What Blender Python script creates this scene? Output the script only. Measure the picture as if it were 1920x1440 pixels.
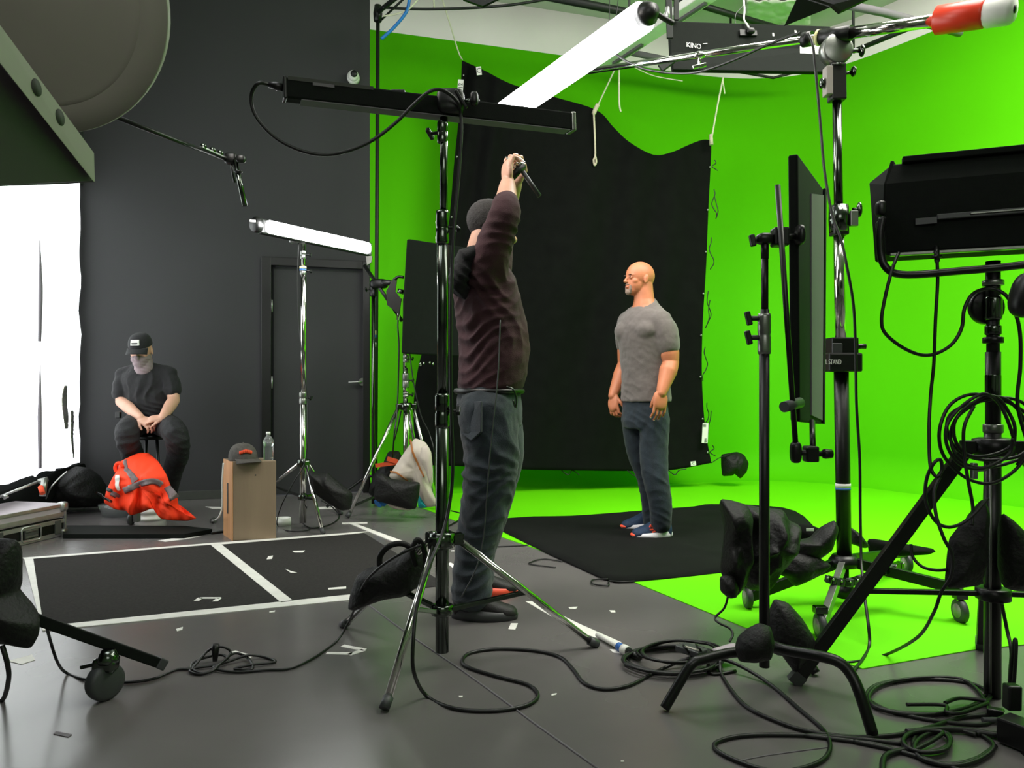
import bpy, bmesh, math, random
from mathutils import Vector, Matrix, noise
random.seed(7)
PI = math.pi
for o in list(bpy.data.objects): bpy.data.objects.remove(o)
SC = bpy.context.scene
COL = SC.collection
V = Vector

# ------------------------------------------------------------------ camera
F = 1400.0; HZ = 723.0; CAMH = 1.0           # focal length in pixels, horizon row, eye height
cam = bpy.data.cameras.new('camera'); cam.sensor_width = 36; cam.lens = F/1920*36
cam.shift_y = (HZ-720)/1920; cam.clip_start = 0.05; cam.clip_end = 60
camo = bpy.data.objects.new('camera', cam); COL.objects.link(camo)
camo.location = (0, 0, CAMH); camo.rotation_euler = (PI/2, 0, 0); SC.camera = camo

# ------------------------------------------------------------------ light and exposure
w = bpy.data.worlds.new('world'); SC.world = w; w.use_nodes = True
w.node_tree.nodes['Background'].inputs[0].default_value = (.8, .85, .9, 1)
w.node_tree.nodes['Background'].inputs[1].default_value = 0.12
vs = SC.view_settings; vs.view_transform = 'Standard'; vs.look = 'None'; vs.gamma = 1.0; vs.exposure = 0.0
vs.use_curve_mapping = False
def area(name, loc, target, sx, sy, power, col=(1, 1, 1), spread=180):
    l = bpy.data.lights.new(name, 'AREA'); l.shape = 'RECTANGLE'; l.size = sx; l.size_y = sy
    l.energy = power; l.color = col; l.spread = math.radians(spread)
    o = bpy.data.objects.new(name, l); COL.objects.link(o); o.location = loc
    o.rotation_euler = (V(target)-V(loc)).to_track_quat('-Z', 'Y').to_euler(); return o
# the stage's overhead soft lights that wash the green cyclorama, then unseen fill over the dark half and from the front
area('stage_light', (2.9, 3.6, 4.55), (3.3, 5.4, 0.4), 3.0, 1.2, 150, (1, .97, .9))
area('stage_light', (4.0, 4.0, 4.4), (4.4, 6.2, 2.0), 1.6, 1.2, 75, (1, .97, .9))
area('stage_light', (0.6, 5.0, 4.6), (0.4, 6.6, 1.4), 2.0, 0.6, 10, (1, 1, .97))
area('stage_light', (2.4, 3.0, 4.5), (2.2, 4.6, 0), 2.4, 1.6, 60, (1, .97, .9), 100)
area('fill_light', (-1.6, 2.4, 4.6), (-1.2, 4.2, 0), 2.0, 2.0, 60, (.97, .98, 1))  # unseen overhead fill that keeps the dark floor bright enough
area('fill_light', (0.6, -1.6, 3.4), (0.4, 5, 0.6), 2.4, 1.4, 36, (1, .97, .94))  # front fill added behind the camera to lift the black gear
area('key_light', (-1.2, 3.0, 2.9), (0.9, 4.95, 1.3), .9, .9, 24, (1, .93, .85), 110)

# ------------------------------------------------------------------ pixel rays to places in the room
def P(u, v, d): return V(((u-960)/F*d, d, CAMH-(v-HZ)/F*d))
def G(u, v, z=0.0):
    d = (CAMH-z)*F/(v-HZ); return V(((u-960)/F*d, d, z))
def PZ(u, v, z):
    d = (z-CAMH)*F/(HZ-v); return V(((u-960)/F*d, d, z))
def lerp(a, b, t): return a+(b-a)*t

# ------------------------------------------------------------------ materials
def lin(c):
    if isinstance(c, str):
        c = [int(c[i:i+2], 16)/255 for i in (0, 2, 4)]
        c = [x/12.92 if x <= .04045 else ((x+.055)/1.055)**2.4 for x in c]
    return (c[0], c[1], c[2], 1)
def mat(name, col, rough=.6, metal=0.0, noise_amt=.12, scale=20, bump=0.0, bscale=60, spec=.5, emit=None, estr=0, trans=0, sheen=0, stretch=(1, 1, 1), rough_var=0):
    m = bpy.data.materials.new(name); m.use_nodes = True; nt = m.node_tree; b = nt.nodes['Principled BSDF']
    c = lin(col); b.inputs['Roughness'].default_value = rough; b.inputs['Metallic'].default_value = metal
    b.inputs['Specular IOR Level'].default_value = spec
    tc = nt.nodes.new('ShaderNodeTexCoord'); mp = nt.nodes.new('ShaderNodeMapping'); mp.inputs['Scale'].default_value = stretch
    nt.links.new(tc.outputs['Object'], mp.inputs[0])
    if noise_amt > 0:
        n = nt.nodes.new('ShaderNodeTexNoise'); n.inputs['Scale'].default_value = scale; n.inputs['Detail'].default_value = 4
        nt.links.new(mp.outputs[0], n.inputs['Vector'])
        r = nt.nodes.new('ShaderNodeValToRGB'); r.color_ramp.elements[0].position = .3; r.color_ramp.elements[1].position = .7
        r.color_ramp.elements[0].color = tuple(x*(1-noise_amt) for x in c[:3])+(1,)
        r.color_ramp.elements[1].color = tuple(min(1, x*(1+noise_amt)) for x in c[:3])+(1,)
        nt.links.new(n.outputs[0], r.inputs[0]); nt.links.new(r.outputs[0], b.inputs['Base Color'])
        if rough_var:
            mr = nt.nodes.new('ShaderNodeMapRange'); mr.inputs['From Min'].default_value = .15; mr.inputs['From Max'].default_value = .85
            mr.inputs['To Min'].default_value = rough-rough_var; mr.inputs['To Max'].default_value = rough+rough_var
            nt.links.new(n.outputs[0], mr.inputs[0]); nt.links.new(mr.outputs[0], b.inputs['Roughness'])
    else: b.inputs['Base Color'].default_value = c
    if bump:
        n2 = nt.nodes.new('ShaderNodeTexNoise'); n2.inputs['Scale'].default_value = bscale; n2.inputs['Detail'].default_value = 5
        nt.links.new(mp.outputs[0], n2.inputs['Vector'])
        bp = nt.nodes.new('ShaderNodeBump'); bp.inputs['Strength'].default_value = bump; bp.inputs['Distance'].default_value = .01
        nt.links.new(n2.outputs[0], bp.inputs['Height']); nt.links.new(bp.outputs[0], b.inputs['Normal'])
    if emit: b.inputs['Emission Color'].default_value = lin(emit); b.inputs['Emission Strength'].default_value = estr
    if trans: b.inputs['Transmission Weight'].default_value = trans; b.inputs['IOR'].default_value = 1.33
    if sheen: b.inputs['Sheen Weight'].default_value = sheen
    return m
M = dict(
  leaf=mat('dark_flap_paint', '4a4448', .7, 0, .06, 3),
  wall=mat('black_paint', '2f2f31', .72, 0, .08, 1.2, .05, 40),
  floor=mat('dark_floor_paint', '646160', .25, 0, .13, 1.1, .06, 9, rough_var=.10),
  green=mat('chroma_green_paint', (.085, .52, .0), .75, 0, .03, .8, spec=.12),
  greenfl=mat('chroma_green_floor', (.13, .66, .0), .6, 0, .03, .8, spec=.2),
  white=mat('white_wall', 'e2dcdc', .7, 0, .04, 1.5),
  ceil=mat('white_ceiling', 'b9bab2', .8, 0, .06, 1.2),
  whitemet=mat('white_metal', 'e6e6e0', .4, 0, .03),
  gridblk=mat('black_pipe', '1c201c', .5, .3, .15, 8),
  blk=mat('black_metal', '0b0d0b', .38, .0, .15, 30, .04, 200, spec=.4),
  blkmatte=mat('matte_black', '0c110d', .85, 0, .15, 30, .05, 200, spec=.2),
  plast=mat('black_plastic', '0b0c0b', .4, 0, .1, 40),
  chrome=mat('chrome', 'd2d0cc', .12, 1, .04, 12),
  dchrome=mat('dark_chrome', '5a605a', .16, 1, .1, 12),
  steel=mat('grey_steel', '8d8f8a', .35, .9, .1, 18, .03, 120),
  alu=mat('aluminium', 'b5b6b3', .38, .85, .1, 20),
  cable=mat('black_cable', '090a09', .45, 0, .1, 60),
  cloth=mat('black_cloth', '0d0f0d', .9, 0, .2, 9, .35, 400, spec=.12),
  floorcloth=mat('black_floor_cloth', '0e0f0e', .95, 0, .25, 5, .3, 300, spec=.15),
  bag=mat('black_nylon', '0b0c0a', .6, 0, .25, 14, .5, 60, spec=.35),
  mat_=mat('black_carpet', '302e2d', .95, 0, .3, 60, .5, 350, spec=.2, stretch=(1, 3, 1)),
  tape=mat('white_tape', 'e2dfda', .6, 0, .08, 14),
  skin=mat('skin', 'b5704e', .5, 0, .1, 14, .08, 220, spec=.4),
  skinp=mat('pale_skin', 'cf9f88', .5, 0, .08, 14, .05, 200),
  tee=mat('grey_cotton', '5b5450', .9, 0, .07, 60, .25, 300, sheen=.2),
  jean=mat('dark_denim', '12202a', .85, 0, .25, 26, .3, 350, sheen=.1, stretch=(1, 1, .3)),
  jean2=mat('faded_denim', '232c33', .85, 0, .35, 12, .3, 350, sheen=.15, stretch=(1, 1, .4)),
  hoodie=mat('maroon_cotton', '3c2126', .9, 0, .3, 5, .3, 260),
  hood=mat('black_cotton', '111113', .9, 0, .15, 30, .3, 260),
  hair=mat('grey_hair', '3a3838', .9, 0, .3, 120, .6, 300),
  beard=mat('grey_beard', '8f7a6c', .9, 0, .3, 200, .6, 500),
  brow=mat('brown_brow', '5e4234', .9, 0, .2, 100),
  eye=mat('eye', '2a211d', .3, 0, 0), lips=mat('lips', 'a8665a', .5, 0, .05),
  nail=mat('fingernail', 'd9b5a3', .3, 0, 0),
  tee2=mat('black_tee', '141417', .85, 0, .15, 30, .3, 200, sheen=.08),
  pant=mat('black_trousers', '151518', .8, 0, .2, 20, .4, 120),
  gaiter=mat('mauve_gaiter', '8f7f83', .85, 0, .1, 30),
  navy=mat('navy_mesh', '1c3350', .7, 0, .25, 90, .4, 300), coral=mat('coral', 'ff5a3c', .5, 0, .05),
  sole=mat('white_sole', 'd9d7dc', .6, 0, .04), shoeb=mat('black_shoe', '161314', .6, 0, .2, 60, .2, 200),
  red=mat('red_lacquer', 'e03a1c', .35, 0, .06, 6), orange=mat('hi_vis_orange', 'ff3d08', .75, 0, .05, 10, .1, 90, emit=None),
  stripe=mat('reflective_grey', '6d5f60', .5, .1, .08, 30),
  wood=mat('birch_ply', '8a7862', .55, 0, .18, 5, .1, 60, stretch=(1, 1, .15)), woodedge=mat('ply_edge', 'bb8a5e', .6, 0, .15, 30, stretch=(1, 1, .05)),
  capg=mat('charcoal_twill', '4b4742', .85, 0, .25, 40, .3, 200), capo=mat('orange_thread', 'e8502c', .8, 0, .15, 90),
  label=mat('white_label', 'e4e4de', .6, 0, .05), ink=mat('black_ink', '1c1c1c', .6, 0, 0), whiteink=mat('white_ink', 'e8e8e2', .6, 0, 0),
  rope=mat('white_rope', 'cfd0b4', .8, 0, .1, 60), ropeg=mat('cream_rope', 'c9bfa8', .8, 0, .1, 60),
  blue=mat('blue_plastic', '1d74c4', .4, 0, .05), teal=mat('teal_plastic', '19b0b8', .5, 0, .05), ltape=mat('yellow_tape', 'd8d29a', .6, 0, .05),
  btape=mat('blue_tape', '2f66b0', .6, 0, .05),
  cream=mat('cream_vinyl', 'bcb2a5', .6, 0, .1, 6, .1, 30), tan=mat('tan_piping', 'a0642a', .6, 0, .1), orstrap=mat('orange_webbing', 'c4481c', .8, 0, .1, 60),
  grey=mat('grey_paint', '9a948c', .6, 0, .06, 3), greydk=mat('dark_hole', '3b3d38', .8, 0, .05), greymid=mat('grey_scrim', '6a666b', .8, 0, .05, 4),
  rubber=mat('grey_rubber', '3c3e3f', .5, 0, .1), bluegrey=mat('laminate_lid', 'a99fa6', .5, 0, .08, 8),
  water=mat('clear_plastic', 'eef2f2', .08, 0, 0, trans=.92),
  tube=mat('lit_tube', 'ffffff', .5, 0, 0, emit=(1, 1, 1), estr=14),
  tube2=mat('lit_tube_overhead', 'ffffff', .5, 0, 0, emit=(1, 1, 1), estr=16),
  drape=mat('lit_white_drape', 'f0f2f0', .6, 0, .05, 4, .4, 5, emit=(.93, .96, 1.0), estr=2.6),
  foil=mat('silver_foil', 'c9c4c2', .25, .8, .3, 9, .8, 14),
)

# ------------------------------------------------------------------ mesh building
ORG = {}
class MB:
    def __init__(s): s.v = []; s.f = []; s.sm = []
    def add(s, vs, fs, smooth=True):
        k = len(s.v); s.v += [V(x) for x in vs]
        for f in fs: s.f.append([i+k for i in f]); s.sm.append(smooth)
        return s
    def hexa(s, p):      # 8 corners: bottom 4 ccw, top 4 ccw
        return s.add(p, [(3, 2, 1, 0), (4, 5, 6, 7), (0, 1, 5, 4), (1, 2, 6, 5), (2, 3, 7, 6), (3, 0, 4, 7)], False)
    def box(s, c, sz, R=None):
        h = [x/2 for x in sz]; c = V(c)
        p = [V((a*h[0], b*h[1], d*h[2])) for d in (-1, 1) for a, b in ((-1, -1), (1, -1), (1, 1), (-1, 1))]
        if R is not None: p = [R @ q for q in p]
        return s.hexa([c+q for q in p])
    def bar(s, p0, p1, w, t, up=(0, 0, 1)):   # box beam p0->p1; w across, t along up
        p0, p1 = V(p0), V(p1); a = (p1-p0).normalized(); up = V(up)
        side = a.cross(up)
        if side.length < 1e-4: side = a.cross(V((1, 0, 0)))
        side.normalize(); u = side.cross(a).normalized()
        q = [p0+side*x*w/2+u*y*t/2 for x, y in ((-1, -1), (1, -1), (1, 1), (-1, 1))]
        return s.hexa(q+[x+(p1-p0) for x in q])
    def tube(s, pts, r, n=10, cap=True):
        pts = [V(p) for p in pts]; m = len(pts)
        rr = r if isinstance(r, (list, tuple)) else [r]*m
        t0 = (pts[1]-pts[0]).normalized(); ref = V((0, 0, 1)) if abs(t0.z) < .9 else V((1, 0, 0))
        nrm = (ref-t0*ref.dot(t0)).normalized(); vs = []
        for i in range(m):
            t = (pts[min(i+1, m-1)]-pts[max(i-1, 0)])
            t = t.normalized() if t.length > 1e-9 else t0
            nrm = nrm-t*nrm.dot(t)
            nrm = nrm.normalized() if nrm.length > 1e-6 else t.orthogonal().normalized()
            b = t.cross(nrm)
            for k in range(n):
                a = 2*PI*k/n; vs.append(pts[i]+(nrm*math.cos(a)+b*math.sin(a))*rr[i])
        fs = [(i*n+k, i*n+(k+1) % n, (i+1)*n+(k+1) % n, (i+1)*n+k) for i in range(m-1) for k in range(n)]
        s.add(vs, fs, True)
        if cap:
            k0 = len(s.v)-m*n
            s.f.append([k0+k for k in reversed(range(n))]); s.sm.append(False)
            s.f.append([k0+(m-1)*n+k for k in range(n)]); s.sm.append(False)
        return s
    def cyl(s, p0, p1, r, r1=None, n=16):
        return s.tube([p0, p1], [r, r if r1 is None else r1], n)
    def prof(s, p0, p1, prof, n=20):   # lathe along axis p0->p1: prof [(t, r)]
        p0, p1 = V(p0), V(p1)
        a = (p1-p0).normalized(); x = a.orthogonal().normalized(); y = a.cross(x)
        vs = []; m = len(prof)
        for t, r in prof:
            c = p0.lerp(p1, t)
            for k in range(n):
                q = 2*PI*k/n; vs.append(c+(x*math.cos(q)+y*math.sin(q))*max(r, 1e-4))
        fs = [(i*n+k, i*n+(k+1) % n, (i+1)*n+(k+1) % n, (i+1)*n+k) for i in range(m-1) for k in range(n)]
        s.add(vs, fs+[tuple(reversed(range(n))), tuple((m-1)*n+k for k in range(n))], True); return s
    def ell(s, c, r, R=None, n=16, m=10, e=1.0):
        c = V(c); vs = []
        sp = lambda x: math.copysign(abs(x)**e, x)
        for j in range(m+1):
            th = PI*j/m
            for k in range(n):
                a = 2*PI*k/n
                q = V((r[0]*sp(math.cos(a))*sp(math.sin(th)), r[1]*sp(math.sin(a))*sp(math.sin(th)), -r[2]*sp(math.cos(th))))
                if R is not None: q = R @ q
                vs.append(c+q)
        fs = [(j*n+k, j*n+(k+1) % n, (j+1)*n+(k+1) % n, (j+1)*n+k) for j in range(m) for k in range(n)]
        return s.add(vs, fs, True)
    def poly(s, pts, z0, z1):    # prism of ground polygon
        n = len(pts); vs = [(p[0], p[1], z0) for p in pts]+[(p[0], p[1], z1) for p in pts]
        return s.add(vs, [tuple(reversed(range(n))), tuple(range(n, 2*n))]+[(i, (i+1) % n, n+(i+1) % n, n+i) for i in range(n)], False)
    def prism(s, pts, off):      # planar polygon pts extruded by vector off
        off = V(off); n = len(pts); vs = [V(p) for p in pts]+[V(p)+off for p in pts]
        return s.add(vs, [tuple(reversed(range(n))), tuple(range(n, 2*n))]+[(i, (i+1) % n, n+(i+1) % n, n+i) for i in range(n)], False)
    def loft(s, rings, n=24):    # rings: (center, a-vector, b-vector)
        vs = []; m = len(rings)
        for c, a, b in rings:
            for k in range(n):
                q = 2*PI*k/n; vs.append(V(c)+V(a)*math.cos(q)+V(b)*math.sin(q))
        fs = [(i*n+k, i*n+(k+1) % n, (i+1)*n+(k+1) % n, (i+1)*n+k) for i in range(m-1) for k in range(n)]
        return s.add(vs, fs+[tuple(reversed(range(n))), tuple((m-1)*n+k for k in range(n))], True)
    def grid(s, fn, nu, nv, thick=0.0, off=None):
        vs = [fn(i/nu, j/nv) for j in range(nv+1) for i in range(nu+1)]
        W = nu+1; fs = [(j*W+i, j*W+i+1, (j+1)*W+i+1, (j+1)*W+i) for j in range(nv) for i in range(nu)]
        if off is None: return s.add(vs, fs, True)
        off = V(off); k = len(vs); vs2 = [V(x)+off for x in vs]
        fs2 = [tuple(reversed([i+k for i in f])) for f in fs]
        ed = []
        for i in range(nu): ed += [(i+1, i, i+k, i+1+k), (nv*W+i, nv*W+i+1, nv*W+i+1+k, nv*W+i+k)]
        for j in range(nv): ed += [(j*W, (j+1)*W, (j+1)*W+k, j*W+k), ((j+1)*W+nu, j*W+nu, j*W+nu+k, (j+1)*W+nu+k)]
        return s.add(vs+vs2, fs+fs2+ed, True)
    def build(s, name, m, parent=None, bevel=0, fix=True):
        if parent is not None: o0 = ORG[parent.name]
        else:
            xs = [p.x for p in s.v]; ys = [p.y for p in s.v]; zs = [p.z for p in s.v]
            o0 = V(((min(xs)+max(xs))/2, (min(ys)+max(ys))/2, min(zs)))
        me = bpy.data.meshes.new(name); me.from_pydata([tuple(p-o0) for p in s.v], [], s.f)
        me.polygons.foreach_set('use_smooth', s.sm); me.materials.append(M[m] if isinstance(m, str) else m)
        if fix:
            bm = bmesh.new(); bm.from_mesh(me); bmesh.ops.recalc_face_normals(bm, faces=bm.faces); bm.to_mesh(me); bm.free()
        me.update()
        o = bpy.data.objects.new(name, me); COL.objects.link(o)
        if parent is not None: o.parent = parent
        else: o.location = o0
        ORG[o.name] = o0
        if bevel:
            b = o.modifiers.new('Bevel', 'BEVEL'); b.width = bevel; b.segments = 2; b.limit_method = 'ANGLE'; b.angle_limit = .7
        return o
def tag(o, label, cat, group=None, kind=None):
    if label: o['label'] = label
    if cat: o['category'] = cat
    if group: o['group'] = group
    if kind: o['kind'] = kind
    return o
def thing(name, label, cat, loc, group=None):
    o = bpy.data.objects.new(name, None); COL.objects.link(o); o.location = loc; o.empty_display_size = .1
    ORG[o.name] = V(loc); return tag(o, label, cat, group)
def struct(o): o['kind'] = 'structure'; return o
def smooth(pts, k=8, closed=False):
    pts = [V(p) for p in pts]; out = []; n = len(pts)
    for i in range(n if closed else n-1):
        if closed: a, b, c, d = pts[i-1], pts[i], pts[(i+1) % n], pts[(i+2) % n]
        else: a, b, c, d = pts[max(i-1, 0)], pts[i], pts[i+1], pts[min(i+2, n-1)]
        for j in range(k):
            t = j/k
            out.append(.5*((2*b)+(c-a)*t+(2*a-5*b+4*c-d)*t*t+(3*b-a-3*c+d)*t**3))
    if not closed: out.append(pts[-1])
    return out
def cable(name, label, pts, r=.004, m='cable', group=None, parent=None, cat='cable', k=8):
    mb = MB().tube(smooth(pts, k), r, 8)
    o = mb.build(name, m, parent)
    if parent is None: tag(o, label, cat, group)
    return o
def text(body, p0, right, up, height, m, parent, name='lettering', depth=.0008, sx=1.0):
    c = bpy.data.curves.new(name, 'FONT'); c.body = body; c.size = height*1.38; c.extrude = depth; c.align_x = 'CENTER'; c.align_y = 'CENTER'
    t = bpy.data.objects.new('tmp', c); COL.objects.link(t)
    dg = bpy.context.evaluated_depsgraph_get(); dg.update(); me = bpy.data.meshes.new_from_object(t.evaluated_get(dg))
    bpy.data.objects.remove(t)
    r = V(right).normalized(); u = V(up).normalized(); nn = r.cross(u)
    R = Matrix((r*sx, u, nn)).transposed()
    mb = MB(); mb.add([R @ v.co+V(p0) for v in me.vertices], [tuple(p.vertices) for p in me.polygons], False)
    bpy.data.meshes.remove(me)
    return mb.build(name, m, parent)
def fbm(p, s): return noise.noise(V(p)*s)

# ------------------------------------------------------------------ inflated fabric shapes (bags, drapes)
class Puff:
    """A soft closed body around an outline standing at distance d: front bulges by T, back by T*back."""
    def __init__(s, outline, d, T, center=None, rough=.1, seed=0, k=5, back=.8, power=.62, fold=0):
        o = [V((u, v, 0)) for u, v in outline]; n = len(o)
        pts = [o[i].lerp(o[(i+1) % n], j/k) for i in range(n) for j in range(k)]
        for _ in range(1): pts = [(pts[i-1]+pts[i]*2+pts[(i+1) % len(pts)])/4 for i in range(len(pts))]
        s.o = pts; s.c = V((center[0], center[1], 0)) if center else sum(pts, V((0, 0, 0)))/len(pts)
        s.d = d if callable(d) else (lambda u, v: d); s.T = T; s.rough = rough; s.seed = seed; s.back = back; s.pw = power; s.fold = fold
        s.ang = [math.atan2(p.y-s.c.y, p.x-s.c.x) for p in pts]
    def pt(s, q, rr, side, off=0):
        t = s.T*max(0, 1-rr*rr)**s.pw
        d = s.d(q.x, q.y)
        p = P(q.x, q.y, d)
        nz = fbm((p.x+s.seed*3.1, p.z, side), 9)*.6+fbm((p.x, p.z+s.seed, side), 22)*.4
        nz += .55*(1-3.2*abs(fbm((p.x*1.3+s.seed, p.z*.8, 7), 8)))
        if s.fold: nz += .5*math.sin(s.fold*math.atan2(q.y-s.c.y, q.x-s.c.x)+3*fbm((p.x, p.z, 5), 5))*min(1, rr*2)
        e = t*(1 if side > 0 else s.back)+s.rough*s.T*nz*min(1, 3*(1-rr))
        n = V((p.x*0, -1, 0))
        return p+n*(e*side+off*side)
    def mesh(s, R=9):
        n = len(s.o); vs = []; fs = []
        rs = [math.sin(PI/2*i/R) for i in range(1, R+1)]
        for side in (1, -1):
            k0 = len(vs); vs.append(s.pt(s.c, 0, side))
            for r in rs[:-1] if side < 0 else rs:
                for p in s.o: vs.append(s.pt(s.c.lerp(p, r), r, side))
        R1 = R; base2 = 1+R1*n
        idx = lambda side, ring, k: (1+(ring-1)*n+k % n) if side > 0 or ring == R1 else (base2+1+(ring-1)*n+k % n)
        for side in (1, -1):
            c = 0 if side > 0 else base2
            for k in range(n):
                fs.append((c, idx(side, 1, k), idx(side, 1, k+1)))
                for g in range(1, R1): fs.append((idx(side, g, k), idx(side, g+1, k), idx(side, g+1, k+1), idx(side, g, k+1)))
        mb = MB(); mb.add(vs, fs, True); return mb
    def frac(s, u, v):
        q = V((u, v, 0)); d = q-s.c
        if d.length < 1e-6: return 0
        a = math.atan2(d.y, d.x); best = 1e9; n = len(s.o)
        for i in range(n):
            p, r = s.o[i]-s.c, s.o[(i+1) % n]-s.c
            cr = p.x*r.y-p.y*r.x; e = r-p; den = d.x*e.y-d.y*e.x
            if abs(den) < 1e-9: continue
            t = (p.x*e.y-p.y*e.x)/den; w_ = (p.x*d.y-p.y*d.x)/den
            if t > 0 and -1e-6 <= w_ <= 1+1e-6: best = min(best, t)
        return min(1.0, 1/best) if best < 1e8 else 1
    def on(s, u, v, off=.004): return s.pt(V((u, v, 0)), s.frac(u, v), 1, off)
    def band(s, line, wpx, off=.004, n=24):     # a strip lying on the front
        pts = smooth([V((u, v, 0)) for u, v in line], 8)
        mb = MB(); W = 4; vs = []
        for i, p in enumerate(pts):
            t = (pts[min(i+1, len(pts)-1)]-pts[max(0, i-1)]).normalized(); nr = V((-t.y, t.x, 0))
            ww = wpx[0]+(wpx[1]-wpx[0])*i/(len(pts)-1) if isinstance(wpx, tuple) else wpx
            for j in range(W+1): q = p+nr*ww*(j/W-.5); vs.append(s.on(q.x, q.y, off))
        fs = [(i*(W+1)+j, i*(W+1)+j+1, (i+1)*(W+1)+j+1, (i+1)*(W+1)+j) for i in range(len(pts)-1) for j in range(W)]
        k = len(vs); vs2 = [x+V((0, .003, 0)) for x in vs]
        mb.add(vs+vs2, fs+[tuple(reversed([i+k for i in f])) for f in fs], True)
        for i in range(len(pts)-1):
            for j in (0, W):
                a, b = i*(W+1)+j, (i+1)*(W+1)+j; mb.f.append([a, b, b+k, a+k]); mb.sm.append(False)
        return mb

# ================================================================== THE ROOM
CEIL = 4.78; GT = 4.34
def wy(x): return 7.0+.3*(x+1.335)          # line of the back wall in plan
XL = -3.66                                  # left end of the black wall
# floor
struct(MB().poly([(-6, -3), (6.5, -3), (6.5, 9.5), (-6, 9.5)], -.08, 0).build('floor', 'floor'))
# green painted floor of the cyclorama
gp = [G(802, 957), G(860, 980), G(1190, 1093), G(1395, 1177), V((1.235, 2.63, 0)), G(1830, 1219), V((2.02, 2.885, 0)), V((5.3, 3.95, 0)), V((5.3, 8.6, 0)), V((2, 8.05, 0)), V((-1.335, 7.05, 0))]
struct(tag(MB().poly(gp, .0005, .004).build('floor', 'greenfl'), 'green painted floor of the cyclorama', None))
# curved cyclorama wall: plan curve extruded up, with a cove at the foot
plan = [V((-1.335, 7.0, 0)), V((-.4, 7.28, 0)), V((.54, 7.56, 0)), V((1.3, 7.8, 0)), V((1.9, 8.0, 0)), V((2.5, 8.12, 0)), V((3.0, 8.06, 0)), V((3.4, 7.82, 0)), V((3.72, 7.42, 0)), V((4.0, 6.98, 0)), V((4.42, 6.3, 0)), V((5.0, 5.3, 0)), V((5.6, 4.2, 0)), V((6.2, 3.0, 0)), V((6.4, 1.0, 0))]
pl = smooth(plan, 6)
def offs(i, dd):
    t = (pl[min(i+1, len(pl)-1)]-pl[max(i-1, 0)]).normalized(); return pl[i]+V((t.y, -t.x, 0))*dd
def wallstrip(z0, z1, cove=False):
    rows = []
    if cove:
        Rr = .32
        for k in range(9): a = PI/2*k/8; rows.append((Rr-Rr*math.sin(a), Rr-Rr*math.cos(a)+.004))
        rows.append((0, z1))
    else: rows = [(0, z0), (0, z1)]
    vs = [offs(i, dd)+V((0, 0, z)) for dd, z in rows for i in range(len(pl))]
    W = len(pl); fs = [(j*W+i, j*W+i+1, (j+1)*W+i+1, (j+1)*W+i) for j in range(len(rows)-1) for i in range(W-1)]
    mb = MB().add(vs, fs, True)
    bk = [offs(i, -.1) for i in range(W)]
    k = len(mb.v)
    mb.v += [V((b.x, b.y, rows[0][1])) for b in bk]+[V((b.x, b.y, rows[-1][1])) for b in bk]
    for i in range(W-1):
        mb.f.append([k+i+1, k+i, k+W+i, k+W+i+1]); mb.sm.append(True)
        mb.f.append([(len(rows)-1)*W+i, (len(rows)-1)*W+i+1, k+W+i+1, k+W+i]); mb.sm.append(False)
    return mb
struct(tag(wallstrip(0, GT, True).build('wall_back', 'green', fix=False), 'curved green screen wall of the cyclorama', None))
struct(tag(wallstrip(GT, CEIL+.02).build('wall_back', 'white', fix=False), 'white wall band above the green screen', None))
# black wall with the doorway cut out
dx0, dx1 = (500-960)/F*6.75, (688-960)/F*6.93
DL, DR, DT = -2.215, -1.36, 2.13
def wslab(x0, x1, z0, z1, t=.12, f=0.0): 
    return [V((x0, wy(x0)-f, z0)), V((x1, wy(x1)-f, z0)), V((x1, wy(x1)+t, z0)), V((x0, wy(x0)+t, z0)), V((x0, wy(x0)-f, z1)), V((x1, wy(x1)-f, z1)), V((x1, wy(x1)+t, z1)), V((x0, wy(x0)+t, z1))]
mb = MB(); mb.hexa(wslab(-6, DL, 0, CEIL)); mb.hexa(wslab(DL, DR, DT, CEIL)); mb.hexa(wslab(DR, -1.325, 0, CEIL))
struct(tag(mb.build('wall_back', 'wall'), 'matte black wall beside the green screen', None))
# door_1
dr = thing('door_1', 'black flush door with lever handle in the black wall', None, ((DL+DR)/2, wy((DL+DR)/2), 0)); struct(dr)
MB().hexa(wslab(DL+.05, DR-.035, .01, DT-.05, .05, -.03)).build('door_leaf', 'wall', dr, .003)
mb = MB(); mb.hexa(wslab(DL-.035, DL+.045, 0, DT+.03, .1, .025)); mb.hexa(wslab(DR-.03, DR+.03, 0, DT+.03, .1, .025)); mb.hexa(wslab(DL+.045, DR-.03, DT-.045, DT+.03, .1, .025))
fr = mb.build('door_frame', 'plast', dr, .004)
for zz in (1.72, 1.0+(723-717)/F*6.75, .3):
    x = DL+.048; MB().cyl((x, wy(x)-.012, zz-.055), (x, wy(x)-.012, zz+.055), .009).build('hinge', 'alu', dr)
hx = (674-960)/F*6.88; hy = wy(hx)+.02
h = MB().cyl((hx, hy+.01, 1.035), (hx+.012, hy-.035, 1.035), .036, n=24).build('door_handle', 'steel', dr)
MB().tube(smooth([(hx, hy-.02, 1.035), (hx, hy-.065, 1.035), (hx-.03, hy-.08, 1.035), (hx-.11, hy-.075, 1.03)], 5), .0095, 10).build('lever', 'alu', h)
# baseboard
for x0, x1 in ((-3.3, DL-.04),):
    struct(MB().hexa([p for p in wslab(x0, x1, 0, .075, .01, .018)]).build('baseboard_back', 'greydk', None, .003))
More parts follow.
